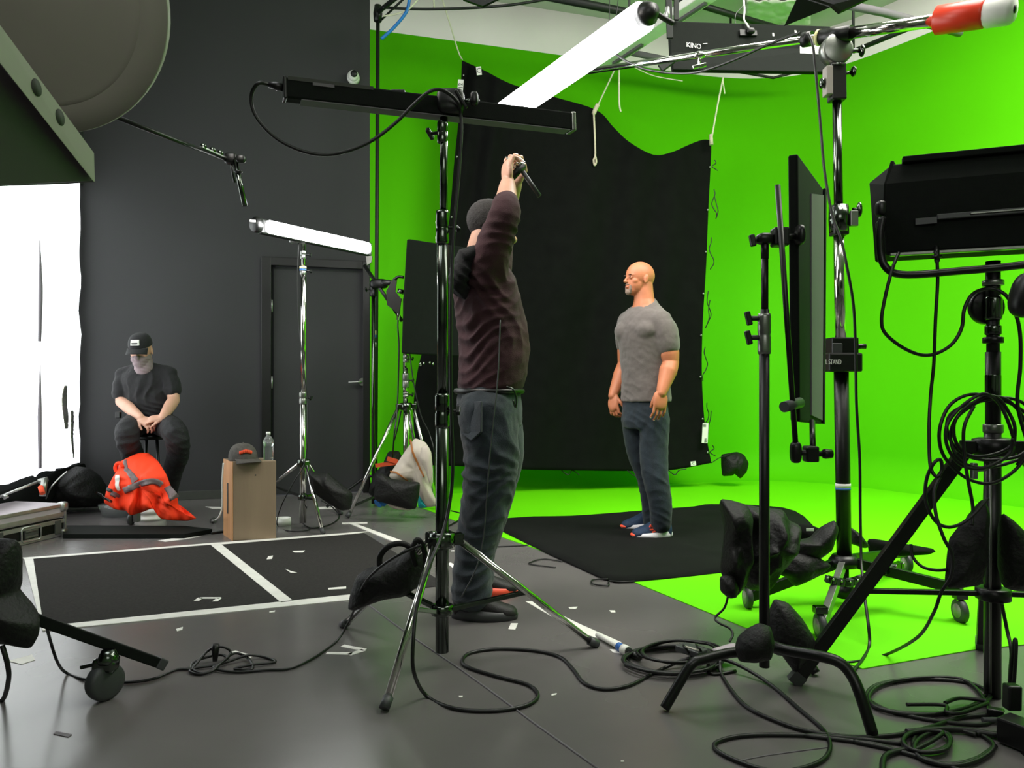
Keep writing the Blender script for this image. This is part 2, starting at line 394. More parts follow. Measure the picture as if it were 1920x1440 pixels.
# left wall with the lit opening, wall behind and ceiling
struct(MB().box((-6.05, 3, 2.39), (.1, 13, CEIL)).build('wall_left', 'wall'))
struct(MB().box((.2, -3.05, 2.39), (12.5, .1, CEIL)).build('wall_front', 'white'))
struct(MB().box((6.5, -1.0, 2.39), (.1, 4.2, CEIL)).build('wall_right', 'white'))
struct(MB().box((.2, 3.2, CEIL+.05), (12.6, 12.6, .1)).build('ceiling', 'ceil'))
# low partition carrying the glowing white drape, then the black roller wall above it
A = V((-3.60, 6.22, 0)); B = V((-3.06, 3.75, 0))
wn = thing('window_1', 'tall opening covered by glowing white diffusion drape', None, (A+B)/2); struct(wn)
def drp(s, t):
    p = A.lerp(B, s); z = .36+t*2.33
    n = (B-A).normalized(); sd = V((n.y, -n.x, 0))
    return V((p.x, p.y, z))+sd*(.018*math.sin(s*44)*(.4+.6*(1-t))+.02*fbm((s*6, t*5, 0), 2.0))+V((0, 0, .02*fbm((s*8, 0, 2), 2) if t in (0, 1) else 0))
MB().grid(drp, 90, 24, off=(-.012, -.004, 0)).build('diffusion_drape', 'drape', wn)
for s0, z0, z1, ww in ((.10, .42, .80, .03), (.14, .66, 1.0, .02)):
    def ff(a, b, s0=s0, z0=z0, z1=z1, ww=ww):
        p = drp(s0+(a-.5)*ww*(.6+.8*math.sin(b*3)), (z0-.36+(z1-z0)*b)/2.33)
        return p+V((.012, 0, 0))+V((.006*fbm((a*4, b*9, 1), 3), 0, 0))
    MB().grid(ff, 6, 24, off=(-.003, 0, 0)).build('foil_patch', 'foil', wn)
for s0, z0, z1 in ((.33, .4, 1.15), (.33, 1.32, 2.05)):
    MB().tube([drp(s0, (z0-.36)/2.33)+V((.02, 0, 0)), drp(s0, ((z0+z1)/2-.36)/2.33)+V((.02, 0, 0)), drp(s0, (z1-.36)/2.33)+V((.02, 0, 0))], [.012, .016, .003], 6).build('seam', 'greymid', wn)
struct(tag(MB().hexa([V((-3.86, 6.4, 0)), V((-3.2, 3.7, 0)), V((-3.3, 3.7, 0)), V((-3.96, 6.4, 0)), V((-3.86, 6.4, .36)), V((-3.2, 3.7, .36)), V((-3.3, 3.7, .36)), V((-3.96, 6.4, .36))]).build('wall_left', 'blkmatte'), 'low black wall under the glowing drape', None))
struct(tag(MB().hexa([V((-3.62, 6.3, 2.69)), V((-3.06, 3.7, 2.69)), V((-3.2, 3.7, 2.69)), V((-3.8, 6.3, 2.69)), V((-3.62, 6.3, CEIL)), V((-3.06, 3.7, CEIL)), V((-3.2, 3.7, CEIL)), V((-3.8, 6.3, CEIL))]).build('wall_left', 'wall'), 'black wall above the glowing drape', None))
struct(tag(MB().hexa([V((-3.06, 3.7, 0)), V((-5.9, -3, 0)), V((-6, -3, 0)), V((-3.2, 3.7, 0)), V((-3.06, 3.7, CEIL)), V((-5.9, -3, CEIL)), V((-6, -3, CEIL)), V((-3.2, 3.7, CEIL))]).build('wall_left', 'wall'), 'black side wall nearest the camera', None))

# security camera on the black wall
c = P(663, 147, wy(-1.48)-.02)
t = thing('security_camera', 'small white dome security camera high on the black wall', 'camera', c)
MB().prof(c+V((0, .02, 0)), c+V((0, -.05, 0)), [(0, .055), (.5, .058), (1, .05)], 24).build('mount_ring', 'whitemet', t)
MB().ell(c+V((.01, -.06, 0)), (.05, .05, .05)).build('dome', 'whitemet', t)
MB().prof(c+V((.02, -.09, .0)), c+V((.032, -.12, 0)), [(0, .03), (.8, .03), (1, .022)], 20).build('lens', 'blk', t)

# ceiling grid
def pipe(name, label, pts, r, m='gridblk', cat='pipe', group=None, k=1, n=10):
    q = pts[0]; mb = MB().tube(smooth(pts, k) if k > 1 else pts, r, n); mb.cyl(q, (q.x, q.y, CEIL-.01), .012, n=8)
    return tag(mb.build(name, m), label, cat, group)
zg = 4.25
pipe('grid_pipe', 'dark overhead grid pipe crossing behind the lit tube', [PZ(1000, -12, zg), PZ(1190, 26, zg), PZ(1262, 44, zg)], .035)
pipe('grid_pipe', 'dark overhead grid pipe above the long black fixture', [PZ(1262, -6, zg+.1), PZ(1380, 30, zg+.1), PZ(1490, 62, zg+.1)], .028)
pipe('grid_pipe', 'pale green grid pipe behind the boom arm tip', [PZ(1180, 98, 4.2), PZ(1300, 122, 4.2), PZ(1420, 134, 4.2)], .03, 'greymid')
pipe('grid_pipe', 'pale grid pipe above the red counterweight', [PZ(1590, 10, 3.8), PZ(1660, 24, 3.8), PZ(1800, 62, 3.8)], .03, 'greymid')
pipe('grid_pipe', 'thin dark brace under the long black fixture', [PZ(1370, 132, 4.2), PZ(1450, 146, 4.2), PZ(1500, 133, 4.2)], .014)
pipe('grid_pipe', 'thin dark brace beside the boom head', [PZ(1600, 96, 3.8), PZ(1700, 55, 3.8), PZ(1800, 30, 3.8)], .02)
# upright corner pole and its elbow
t = thing('corner_pole', 'thin black upright pole standing at the green screen edge', 'pole', V(((704-960)/F*6.6, 6.6, 0)))
x = (704-960)/F*6.6
MB().cyl((x, 6.6, 0), (x+.022, 6.6, 4.3), .017).build('tube', 'gridblk', t)
MB().prof((x+.02, 6.6, 4.22), (x+.022, 6.6, 4.36), [(0, .034), (.5, .04), (1, .03)]).build('elbow_fitting', 'blk', t)
MB().cyl((x+.022, 6.6, 4.3), P(752, -12, 6.0), .02).build('cross_tube', 'gridblk', t)
MB().cyl((x+.03, 6.58, 4.2), P(760, -5, 6.1), .009).build('brace', 'gridblk', t)
for v0, v1, mm in ((620, 628, 'ltape'), (628, 634, 'btape'), (642, 650, 'alu')):
    q0, q1 = P(703, v0, 6.6), P(703, v1, 6.6); MB().cyl(q0, q1, .022).build('tape_band', mm, t)
cable('air_hose', 'bright blue hose dangling above the corner pole', [P(768, -6, 6.2), P(762, 22, 6.2), P(738, 52, 6.2), P(715, 73, 6.2)], .014, 'blue', cat='hose')
cable('rope', 'white rope sagging beside the blue hose', [P(718, 30, 6.2), P(740, 27, 6.2), P(765, 18, 6.2), P(786, -4, 6.2)], .007, 'rope', cat='rope')
cable('grid_cable', 'black cable swagged along the white wall band', [P(716, 14, 6.4), P(790, 17, 6.4), P(880, 15, 6.4), P(960, 9, 6.4), P(1040, -4, 6.4)], .012)
cable('rope', 'thin white rope tied to the top corner of the black backdrop', [P(828, -6, 6.8), P(845, 50, 6.8), P(860, 98, 6.85), P(867, 112, 6.9)], .006, 'rope', cat='rope')
cable('rope', 'short white rope end hanging from the ceiling grid', [P(813, -6, 6.6), P(814, 18, 6.6)], .008, 'rope', cat='rope')
cable('wire', 'thin dark wire hanging beside the lit tube, outer one', [P(1143, -8, 5.2), P(1142, 60, 5.2)], .003, cat='wire')
cable('wire', 'thin dark wire hanging beside the lit tube, inner one', [P(1160, -8, 5.2), P(1153, 50, 5.2)], .003, cat='wire')
# white strip batten
t = thing('strip_fixture', 'long unlit white strip light fixture slanting under the ceiling', 'light', PZ(1240, 60, 4.0))
a, b = PZ(1345, -22, 4.0), PZ(1128, 122, 4.0)
MB().bar(a, b, .15, .07).build('housing', 'whitemet', t, .008)
for q in ((.62, .9), (.1, .38)):
    MB().bar(a.lerp(b, q[0])+V((.02, 0, -.045)), a.lerp(b, q[1])+V((.02, 0, -.045)), .03, .022).build('reflector_rib', 'greymid', t)
# hanging bracket next to it
t = thing('hanging_bracket', 'dark steel hanging bracket beside the long black fixture', 'bracket', P(1258, 60, 4.4))
MB().bar(P(1253, -20, 4.4), P(1256, 72, 4.4), .035, .02, (0, 1, 0)).build('bracket_bar', 'gridblk', t, .002)
MB().bar(P(1268, -20, 4.5), P(1268, 38, 4.5), .03, .02, (0, 1, 0)).build('bracket_bar', 'gridblk', t, .002)
MB().cyl(P(1251, 14, 4.35), P(1252, 36, 4.35), .014).build('pin', 'alu', t)
MB().bar(P(1238, 128, 4.4), P(1262, 110, 4.4), .05, .03, (0, 1, 0)).build('lower_clamp', 'gridblk', t, .004)
# wrinkled white ceiling silk and black flag corners
t = tag(MB().grid(lambda s, q: PZ(1400+s*120, 2+q*44, 4.68)+V((0, 0, .03*fbm((s*4, q*4, 0), 2))), 20, 12, off=(0, 0, .01)).build('ceiling_silk', 'white'), 'crumpled white silk stretched under the ceiling', 'cloth')
t = thing('black_flag', 'angular black metal flap hanging over the boom head', 'flap', P(1530, 10, 3.6))
MB().prism([P(1474, 44, 3.9), P(1500, -12, 3.6), P(1650, -14, 3.3), P(1577, 21, 3.5), P(1562, 8, 3.5)], (0, .03, .0)).build('flap_leaf', 'blk', t)
MB().prism([P(868, -2+0, 5.6), P(905, 11, 5.6), P(945, -8, 5.6)], (0, .03, 0)).build('flap_tip', 'blk', t)

# ================================================================== STANDS AND FIXTURES
def collar(t, x, y, z0, z1, r, m='dchrome', knob=None, km='blk'):
    c = MB().prof((x, y, z0), (x, y, z1), [(0, r*.92), (.08, r), (.42, r), (.45, r*.93), (.5, r*.93), (.53, r), (.92, r), (1, r*.9)], 24).build('collar', m, t)
    if knob is not None:
        a = math.radians(knob); d = V((math.cos(a), math.sin(a), 0)); p = V((x, y, (z0+z1)/2))
        mb = MB().cyl(p+d*r*.8, p+d*(r+.03), .006); e = V((-d.y, d.x, 0))
        mb.bar(p+d*(r+.03)+e*.022+V((0, 0, .01)), p+d*(r+.03)-e*.022-V((0, 0, .01)), .014, .016)
        mb.build('knob', km, c, .003)
    return c
def tripod(t, x, y, hz, tips, r, bz, fr, m='chrome', square=0, foot='rubber', hub=.045, bm='dchrome', legtop=None):
    MB().prof((x, y, hz-.03), (x, y, hz+.03), [(0, hub*.7), (.1, hub), (.9, hub), (1, hub*.7)], 24).build('leg_collar', bm, t)
    MB().prof((x, y, bz-.02), (x, y, bz+.02), [(0, hub*.7), (.1, hub*.85), (.9, hub*.85), (1, hub*.7)], 24).build('spreader_collar', bm, t)
    for i, tp in enumerate(tips):
        tp = V(tp); d = V((tp.x-x, tp.y-y, 0)).normalized(); h = V((x, y, hz))+d*hub*1.25
        e = tp+(h-tp).normalized()*.035
        ax = (e-h).normalized(); mb = MB()
        if square: mb.bar(h, e, square*1.0, square*1.5)
        else: mb.cyl(h, e, r, n=14)
        lg = mb.build('leg', m, t, .002 if square else 0)
        mb = MB()
        if square: mb.bar(e-ax*.01, tp+V((0, 0, .006)), square*1.15, square*1.6)
        else: mb.cyl(e-ax*.01, tp+V((0, 0, r*.7)), r*1.25, n=14)
        mb.build('rubber_foot', foot, lg)
        MB().bar(V((x, y, hz))+d*hub*.6, h+d*.02, .035, .04).build('hinge_bracket', bm, t, .004)
        f = fr[i] if isinstance(fr, (list, tuple)) else fr
        q = h.lerp(e, f); s0 = V((x, y, bz))+d*hub*.7
        MB().bar(s0, q, .008+r*.8, .016).build('brace', bm, t, .002)
def zpx(v, d): return CAMH-(v-HZ)/F*d
def xpx(u, d): return (u-960)/F*d
def poles(t, u0, d, segs, m='chrome'):
    """segs: (u, v_top, v_bot, radius in px)"""
    for u, v0, v1, rp in segs:
        x = xpx(u, d); MB().cyl((x, d, zpx(v1, d)), (x, d, zpx(v0, d)), rp/F*d, n=20).build('pole', m, t)

# ---- tall chrome stand in the middle with the long black fixture
D = 2.65; X0 = xpx(829, D)
t = thing('light_stand', 'tall chrome light stand standing in front of the man with raised arms', 'stand', (X0, D, 0))
poles(t, 829, D, [(829, 740, 1222, 12.5), (830, 415, 742, 10.5), (832, 205, 420, 7.5)], 'dchrome')
for v0, v1, rp, kn in ((395, 458, 12.5, 20), (738, 802, 14, 0), (228, 268, 10, 160)):
    collar(t, X0+.001, D, zpx(v1, D), zpx(v0, D), rp/F*D, 'dchrome', kn)
tripod(t, X0, D, zpx(1012, D), [G(720, 1335, .0), G(1120, 1213), G(642, 1176)], .0135, zpx(1143, D), [.45, .5, .5], 'chrome')
# clamp at top
q = P(845, 192, D)
g = thing('fixture_clamp', 'black swivel clamp with knobs holding the long black tube fixture', 'clamp', q)
MB().ell(q, (.05, .035, .045), e=.5).build('clamp_body', 'plast', g)
MB().cyl(q+V((-.02, 0, -.05)), P(832, 215, D), .013).build('spigot', 'dchrome', g)
MB().cyl(q+V((.04, 0, .0)), q+V((.075, -.02, .0)), .008).build('screw', 'dchrome', g)
MB().ell(q+V((.085, -.025, .003)), (.014, .02, .024), e=.6).build('knob', 'plast', g)
MB().bar(q+V((.02, -.035, .03)), q+V((.06, -.04, -.035)), .012, .01).build('lever', 'blk', g, .003)
a, b = P(527, 161, 2.42), P(1074, 226, 2.83); off = V((0, .03, 0)); a += off; b += off
t = thing('tube_fixture', 'long black tube light housing clamped across the middle chrome stand', 'light', (a+b)/2)
MB().bar(a, b, .05, .068).build('housing', 'blkmatte', t, .006)
dv = (b-a).normalized()
MB().bar(a-dv*.004, a+dv*.008, .054, .074).build('end_cap', 'blk', t, .004)
e = MB().bar(b-dv*.014, b+dv*.004, .055, .072).build('end_cap', 'steel', t, .004)
MB().bar(a+dv*.02+V((0, -.026, .03)), a+dv*.3+V((0, -.026, .03)), .004, .012).build('label_strip', 'greydk', t)
MB().bar(a+dv*.1+V((0, -.028, .02)), a+dv*.17+V((0, -.028, .02)), .003, .01).build('label_strip', 'greymid', t)
for f in (.36, .62): MB().box(a.lerp(b, f)+V((0, 0, .036)), (.05, .03, .012)).build('latch', 'blk', t, .003)
MB().bar(a.lerp(b, .05)+V((0, -.001, -.036)), a.lerp(b, .98)+V((0, -.001, -.035)), .053, .003).build('edge_trim', 'greymid', t)
MB().tube([P(526, 157, 2.42)+off, P(512, 154, 2.42)+off, P(498, 152, 2.42)+off], [.013, .014, .01], 12).build('power_connector', 'plast', t)
cable('power_cable', 'thick black power cable looping from the long black fixture down its stand',
      [P(500, 152, 2.42)+off, P(485, 156, 2.42), P(472, 175, 2.44), P(474, 205, 2.45), P(492, 235, 2.46), P(525, 264, 2.48), P(570, 284, 2.5), P(612, 290, 2.52), P(655, 282, 2.53), P(700, 262, 2.54), P(742, 230, 2.55), P(775, 197, 2.55), P(803, 173, 2.55), P(825, 168, 2.56), P(845, 178, 2.58), P(860, 195, 2.6), P(864, 215, 2.62), P(865, 250, 2.62),
       P(860, 330, 2.62), P(850, 450, 2.61), P(845, 600, 2.6), P(846, 760, 2.6), P(849, 880, 2.6), P(842, 950, 2.59), P(830, 1000, 2.55), P(805, 1060, 2.45), P(783, 1130, 2.36), P(775, 1200, 2.3), P(776, 1260, 2.3), G(800, 1305, .006), G(850, 1328, .006), G(920, 1333, .006), G(980, 1325, .006), G(1006, 1310, .006), G(1005, 1295, .006), G(985, 1282, .006), G(930, 1268, .006), G(880, 1252, .006), G(867, 1240, .006), G(880, 1225, .006), G(930, 1217, .006), G(1000, 1220, .006), G(1050, 1232, .006), G(1075, 1255, .006), G(1095, 1280, .006), G(1130, 1292, .006), G(1180, 1285, .006), G(1240, 1255, .006), G(1290, 1235, .03), G(1330, 1231, .04), G(1380, 1245, .03), G(1440, 1280, .008), G(1500, 1330, .006), G(1545, 1370, .006), G(1556, 1405, .006), G(1530, 1432, .006), G(1460, 1447, .006), G(1390, 1430, .006), G(1342, 1405, .006), G(1352, 1388, .006), G(1420, 1378, .006), G(1560, 1381, .006), G(1700, 1395, .006)], .0062, k=6)

# ---- lit tube on its chrome stand
D = 5.25; X0 = xpx(568, D)
t = thing('light_stand', 'slim chrome stand carrying the glowing tube in front of the black door', 'stand', (X0, D, 0))
poles(t, 568, D, [(568, 740, 980, 6.2), (569, 510, 742, 5), (569, 452, 512, 3.6)], 'chrome')
for v0, v1, rp, kn in ((735, 758, 7, 0), (500, 516, 6, 20), (470, 486, 5.2, 10)): collar(t, X0, D, zpx(v1, D), zpx(v0, D), rp/F*D, 'steel', kn)
MB().cyl((X0, D, zpx(504, D)), (X0, D, zpx(500, D)), .024).build('tape_band', 'ltape', t)
MB().cyl((X0, D, zpx(508, D)), (X0, D, zpx(504.5, D)), .024).build('tape_band', 'btape', t)
tripod(t, X0, D, zpx(868, D), [G(606, 1003), G(470, 941, 0), G(640, 965, 0)], .0125, zpx(932, D), .55, 'chrome', hub=.04)
a, b = P(483, 422, 4.86), P(692, 467, 5.66)
t = thing('tube_fixture', 'glowing white tube light mounted on the slim stand by the door', 'light', (a+b)/2)
dv = (b-a).normalized()
nq = V((dv.y, -dv.x, 0)).normalized()
MB().bar(a+V((0, .03, .0)), b+V((0, .03, 0)), .05, .1).build('housing', 'plast', t, .01)
mb = MB(); mb.bar(a+nq*.02+dv*.05, b+nq*.02-dv*.01, .055, .088); mb.build('glowing_tube', 'tube', t, .03)
MB().prof(a-dv*.035, a+dv*.01, [(0, .04), (.3, .052), (1, .052)], 20).build('end_cap', 'plast', t)
MB().bar(a-dv*.04+V((0, -.05, .01)), a-dv*.02+V((.02, -.05, .01)), .02, .012).build('cap_switch', 'whitemet', t)
q = P(560, 452, 5.2)
MB().box(q, (.12, .05, .03)).build('mount_clip', 'alu', t, .008)
MB().ell(P(556, 449, 5.15), (.03, .02, .02)).build('mount_knob', 'alu', t)
l = bpy.data.lights.new('tube_glow', 'AREA'); l.shape = 'RECTANGLE'; l.size = 1.1; l.size_y = .08; l.energy = 9
lo = bpy.data.objects.new('tube_glow', l); COL.objects.link(lo); lo.location = (a+b)/2+nq*.09
R = Matrix((dv, V((0, 0, 1)), dv.cross(V((0, 0, 1))))).transposed(); lo.rotation_euler = R.to_euler()
cable('power_cable', 'thin dark cord hanging down the slim stand by the door', [P(560, 455, 5.2), P(558, 520, 5.2), P(560, 600, 5.2), P(566, 660, 5.18), P(572, 715, 5.18), P(577, 760, 5.18), P(573, 860, 5.15), P(550, 905, 5.1), P(527, 950, 5.1), G(520, 985, .006), G(545, 996, .006), G(580, 993, .006), G(570, 984, .006)], .004)
cable('power_cable', 'black cord looping on the floor between the slim stand and its bag', [G(575, 950, .15), G(568, 980, .006), G(585, 990, .006), G(620, 983, .006), G(636, 968, .006), G(622, 950, .03), G(602, 938, .08)], .005)

# ---- second stand with small flex arm at the green screen edge
D = 6.2; X0 = xpx(700, D)
t = thing('grip_stand', 'black grip stand with angled arm beside the black door', 'stand', (X0, D, 0))
MB().cyl((X0, D, 0.02), (X0, D, zpx(540, D)), .016).build('pole', 'dchrome', t)
collar(t, X0, D, zpx(556, D), zpx(530, D), .03, 'blk', 180)
q = P(712, 533, D)
MB().ell(q+V((0, -.03, 0)), (.075, .04, .04), e=.6).build('grip_head', 'blk', t)
MB().cyl(P(683, 497, D-.04), P(754, 602, D-.04), .0145).build('arm', 'blk', t)
MB().ell(P(725, 530, D-.06), (.05, .02, .025), e=.7).build('knob', 'blk', t)
MB().prism([P(686, 480, D-.05), P(698, 480, D-.05), P(696, 492, D-.05), P(688, 497, D-.05)], (0, .02, 0)).build('flag_clip', 'steel', t)
for k in range(3):
    a = math.radians(200+120*k); MB().tube(smooth([(X0, D, .25), (X0+.1*math.cos(a), D+.1*math.sin(a), .22), (X0+.38*math.cos(a), D+.38*math.sin(a), .013)], 5), .012).build('leg', 'blk', t)

# ---- chrome stand with square black panel in front of the green wall
D = 5.9; X0 = xpx(761, D)
t = thing('light_stand', 'chrome stand holding the dark square panel before the green wall', 'stand', (X0, D, 0))
poles(t, 761, D, [(762, 756, 915, 6), (760, 690, 760, 4.5), (759, 560, 700, 3.6)], 'chrome')
for v0, v1, rp in ((700, 727, 6.5), (666, 680, 5.5), (735, 745, 5.5)): collar(t, X0, D, zpx(v1, D), zpx(v0, D), rp/F*D, 'steel', 0)
tripod(t, X0, D, zpx(762, D), [G(651, 972), G(822, 956), G(797, 938)], .014, .22, [.93, .5, .5], 'chrome', hub=.05)
t = thing('led_panel', 'dark square panel light seen from behind on the chrome stand', 'light', P(810, 560, D-.1))
def pq(u, v, d): return P(u, v, d)
d0, d1 = 5.7, 5.95
MB().prism([pq(762, 447, d0), pq(858, 462, d1), pq(876, 464, d1+.03), pq(876, 669, d1+.03), pq(752, 663, d0), pq(755, 560, d0)], (.02, .05, 0)).build('panel_back', 'blkmatte', t, .012)
mb = MB(); yk = [P(755, 517, 5.8), P(738, 522, 5.82), P(726, 548, 5.84), P(726, 566, 5.84), P(744, 590, 5.82), P(754, 598, 5.8)]
t2 = MB().prism([P(724, 546, 5.82), P(737, 522, 5.82), P(745, 519, 5.82), P(741, 546, 5.82), P(752, 560, 5.82), P(748, 590, 5.82), P(726, 572, 5.82)], (0, .015, 0)).build('yoke_plate', 'blk', t)
MB().tube(smooth([P(740, 524, 5.82), P(747, 519, 5.82), P(757, 520, 5.82)], 4), .012).build('yoke_handle', 'blk', t)
MB().cyl(P(746, 545, 5.8), P(757, 548, 5.8), .018).build('pivot', 'dchrome', t)
MB().cyl(P(746, 600, 5.85), P(750, 563, 5.85), .011).build('bracket_rod', 'chrome', t)
cable('power_cable', 'thin black cord hanging beside the square panel stand', [P(752, 560, 5.85), P(746, 605, 5.85), P(748, 655, 5.85), P(745, 760, 5.85), P(738, 830, 5.8), G(734, 925, .05)], .006)
cable('power_cable', 'thin dark cord arcing from the square panel to its stand foot', [P(768, 660, 5.8), P(776, 720, 5.8), P(790, 780, 5.8), P(806, 815, 5.8), P(815, 860, 5.8), G(812, 940, .02)], .0045)
cable('power_cable', 'thin black cord dangling behind the orange strap bag', [P(752, 770, 5.95), P(746, 800, 5.95), P(738, 830, 5.95)], .006)

# ---- white padded reflector cloth, grey bag with orange straps, sandbags around that stand
pf = Puff([(778, 821), (798, 829), (808, 845), (812, 880), (812, 905), (808, 915), (822, 948), (800, 952), (786, 930), (776, 902), (740, 902), (728, 893), (750, 860), (765, 838)], 5.6, .05, center=(778, 880), rough=.5, seed=2, back=.6)
t = thing('padded_cover', 'cream padded cover with tan piping draped over the stand leg', 'cover', P(778, 950, 5.6))
pf.mesh(8).build('cover_fabric', 'cream', t)
pf.band([(769, 823), (777, 850), (788, 875), (797, 892)], (4, 3), .008).build('piping', 'tan', t)
pf.band([(732, 884), (745, 885), (757, 893), (765, 901)], 3, .012).build('piping', 'tan', t)
p2 = Puff([(790, 838), (802, 835), (809, 848), (812, 890), (806, 910), (797, 880), (786, 860)], 5.5, .02, rough=.4, seed=5)
p2.mesh(5).build('folded_flap', 'cream', t)
t = thing('equipment_bag', 'dark grey bag with orange webbing behind the chrome stand leg', 'bag', P(733, 905, 6.1))
pf = Puff([(728, 846), (748, 845), (755, 860), (750, 895), (740, 915), (705, 935), (690, 925), (700, 890), (718, 870)], 6.1, .12, rough=.2, seed=8)
pf.mesh(7).build('bag_body', 'bag', t)
MB().bar(P(704, 873, 5.93), P(742, 868, 5.93), .01, .03).build('strap', 'orstrap', t)
MB().bar(P(726, 860, 5.92), P(746, 866, 5.92), .01, .035).build('strap', 'orstrap', t)
def sandbag(label, outline, d, T, center=None, handle=None, seed=0, m='bag', rough=.16, hr=.012, extra=None, group=None, base=None):
    pf = Puff(outline, d, T, center, rough, seed)
    cx = sum(p[0] for p in outline)/len(outline); by = max(p[1] for p in outline)
    dd = pf.d(cx, by)
    t = thing('sandbag', label, 'sandbag', P(cx, by, dd), group)
    pf.mesh(9).build('bag_body', m, t)
    if handle: MB().tube(smooth([P(*h) for h in handle], 6), hr, 8).build('handle_strap', m, t)
    if extra:
        for k, ln, wpx, mm in extra: pf.band(ln, wpx, .006).build(k, mm, t)
    return t, pf
sandbag('flat black sandbag lying against the cream padded cover', [(705, 890), (716, 888), (726, 896), (760, 902), (788, 904), (786, 930), (780, 954), (765, 955), (740, 948), (700, 938)], 5.45, .07, seed=3, rough=.1)
sandbag('dark sandbag hanging off the slim stand near the door', [(578, 880), (600, 888), (614, 885), (630, 900), (662, 925), (658, 955), (640, 958), (610, 940), (590, 925), (580, 905)], 5.15, .08, seed=4)
t = tag(MB().tube(smooth([P(708, 945, 5.5), P(714, 940, 5.52), P(722, 941, 5.54)], 4), [.035]*9, 12).build('plastic_roll', 'blue'), 'rolled bright blue plastic sheet on the floor', 'plastic')
tag(Puff([(783, 925), (795, 935), (803, 952), (784, 953)], 5.62, .04, rough=.3).mesh(5).build('plastic_sheet', 'teal'), 'crumpled teal plastic sheet behind the flat sandbag', 'plastic')
tag(Puff([(722, 940), (750, 943), (775, 952), (770, 957), (742, 955), (730, 950)], 5.5, .05, rough=.3).mesh(5).build('clear_bag', 'cream'), 'crumpled pale bag under the flat black sandbag', 'bag')
# grip tubes on the black drop near the stand: small gaffer clips
for k, (u, v) in enumerate(((788, 682), (795, 681), (806, 680), (812, 682))):
    tag(MB().ell(P(u, v, 6.5), (.009, .009, .012), n=8, m=6).build('spring_clip', 'chrome'), 'small shiny clip on the dark hem, %s from the panel stand' % ('first', 'second', 'third', 'fourth')[k], 'clip', 'shiny clips on the dark hem')

# ---- boom operator's pole with microphone-like grip arm on the black wall side
t = thing('microphone_boom', 'thin black boom arm reaching in front of the black wall', 'arm', P(320, 260, 3.5))
a, b = P(176, 203, 3.0), P(430, 302, 3.9)
z_ = a+(a-b)*.9
MB().cyl(z_, (z_.x, z_.y, 0), .018).build('support_pole', 'dchrome', t)
MB().cyl(z_, a.lerp(b, .13), .013).build('outer_tube', 'dchrome', t)
MB().cyl(a.lerp(b, .1), b, .0105).build('inner_tube', 'blk', t)
c = a.lerp(b, .76)
MB().bar(c+V((0, -.02, .012)), a.lerp(b, .98)+V((0, -.02, .005)), .02, .012).build('clamp_plate', 'steel', t, .003)
for f in (.78, .86, .93): MB().ell(a.lerp(b, f)+V((0, -.02, .02)), (.016, .014, .016)).build('clamp_screw', 'dchrome', t)
MB().ell(P(434, 298, 3.88), (.035, .03, .03), e=.6).build('swivel_head', 'blk', t)
MB().ell(P(452, 298, 3.85), (.024, .02, .02), e=.6).build('knob', 'plast', t)
MB().cyl(P(430, 290, 3.88), P(440, 342, 3.88), .007).build('thin_rod', 'blk', t)
MB().cyl(P(441, 300, 3.86), P(459, 386, 3.86), .013).build('stub_tube', 'dchrome', t)
MB().ell(P(447, 322, 3.85), (.022, .016, .008)).build('ring', 'blk', t)

# ---- overhead grey bowl lamp and its bracket, top corner
t = thing('bowl_lamp', 'large grey bowl shaped lamp with holed metal flap overhead in the corner', 'light', P(100, 60, 1.6))
c = P(62, -8, 1.62); ax = V((.08, -.93, -.36)).normalized()
MB().prof(c, c-ax*.2, [(0, .272), (.04, .28), (.12, .278), (.5, .245), (.85, .16), (1, .06)], 64).build('bowl', 'grey', t)
MB().prof(c+ax*.012, c-ax*.004, [(0, .222), (0, .283), (1, .283), (1, .222)], 64).build('rim', 'grey', t)
MB().prof(c-ax*.02, c+ax*.018, [(0, .235), (.3, .235), (.5, .235), (.85, .225), (1, .215)], 64).build('diffuser', 'grey', t)
p0, p1, p2_, p3 = P(-40, -5, .97), P(173, 285, 1.25), P(175, 340, 1.25), P(-40, 68, .97)
MB().prism([p0, p1, p2_, p3], (0, .006, .0)).build('hinge_strip', 'grey', t, .001)
nh = ((p1-p0).cross(p2_-p1)).normalized(); nh = nh if nh.y < 0 else -nh; la = (p1-p0).normalized()
for u, v, r in ((68, 164, .0125), (112, 220, .0125)):
    rd = P(u, v, 1)-V((0, 0, CAMH)); tt = (p0-V((0, 0, CAMH))).dot(nh)/rd.dot(nh); q = V((0, 0, CAMH))+rd*tt
    MB().prof(q-nh*.001, q+nh*.0012, [(0, r), (1, r)], 20).build('hole', 'greydk', t)
MB().prism([P(-60, 45, .98), P(175, 340, 1.262), P(120, 343, 1.25), P(-60, 350, 1.05)], (0, .006, 0)).build('flap_leaf', 'leaf', t, .001)

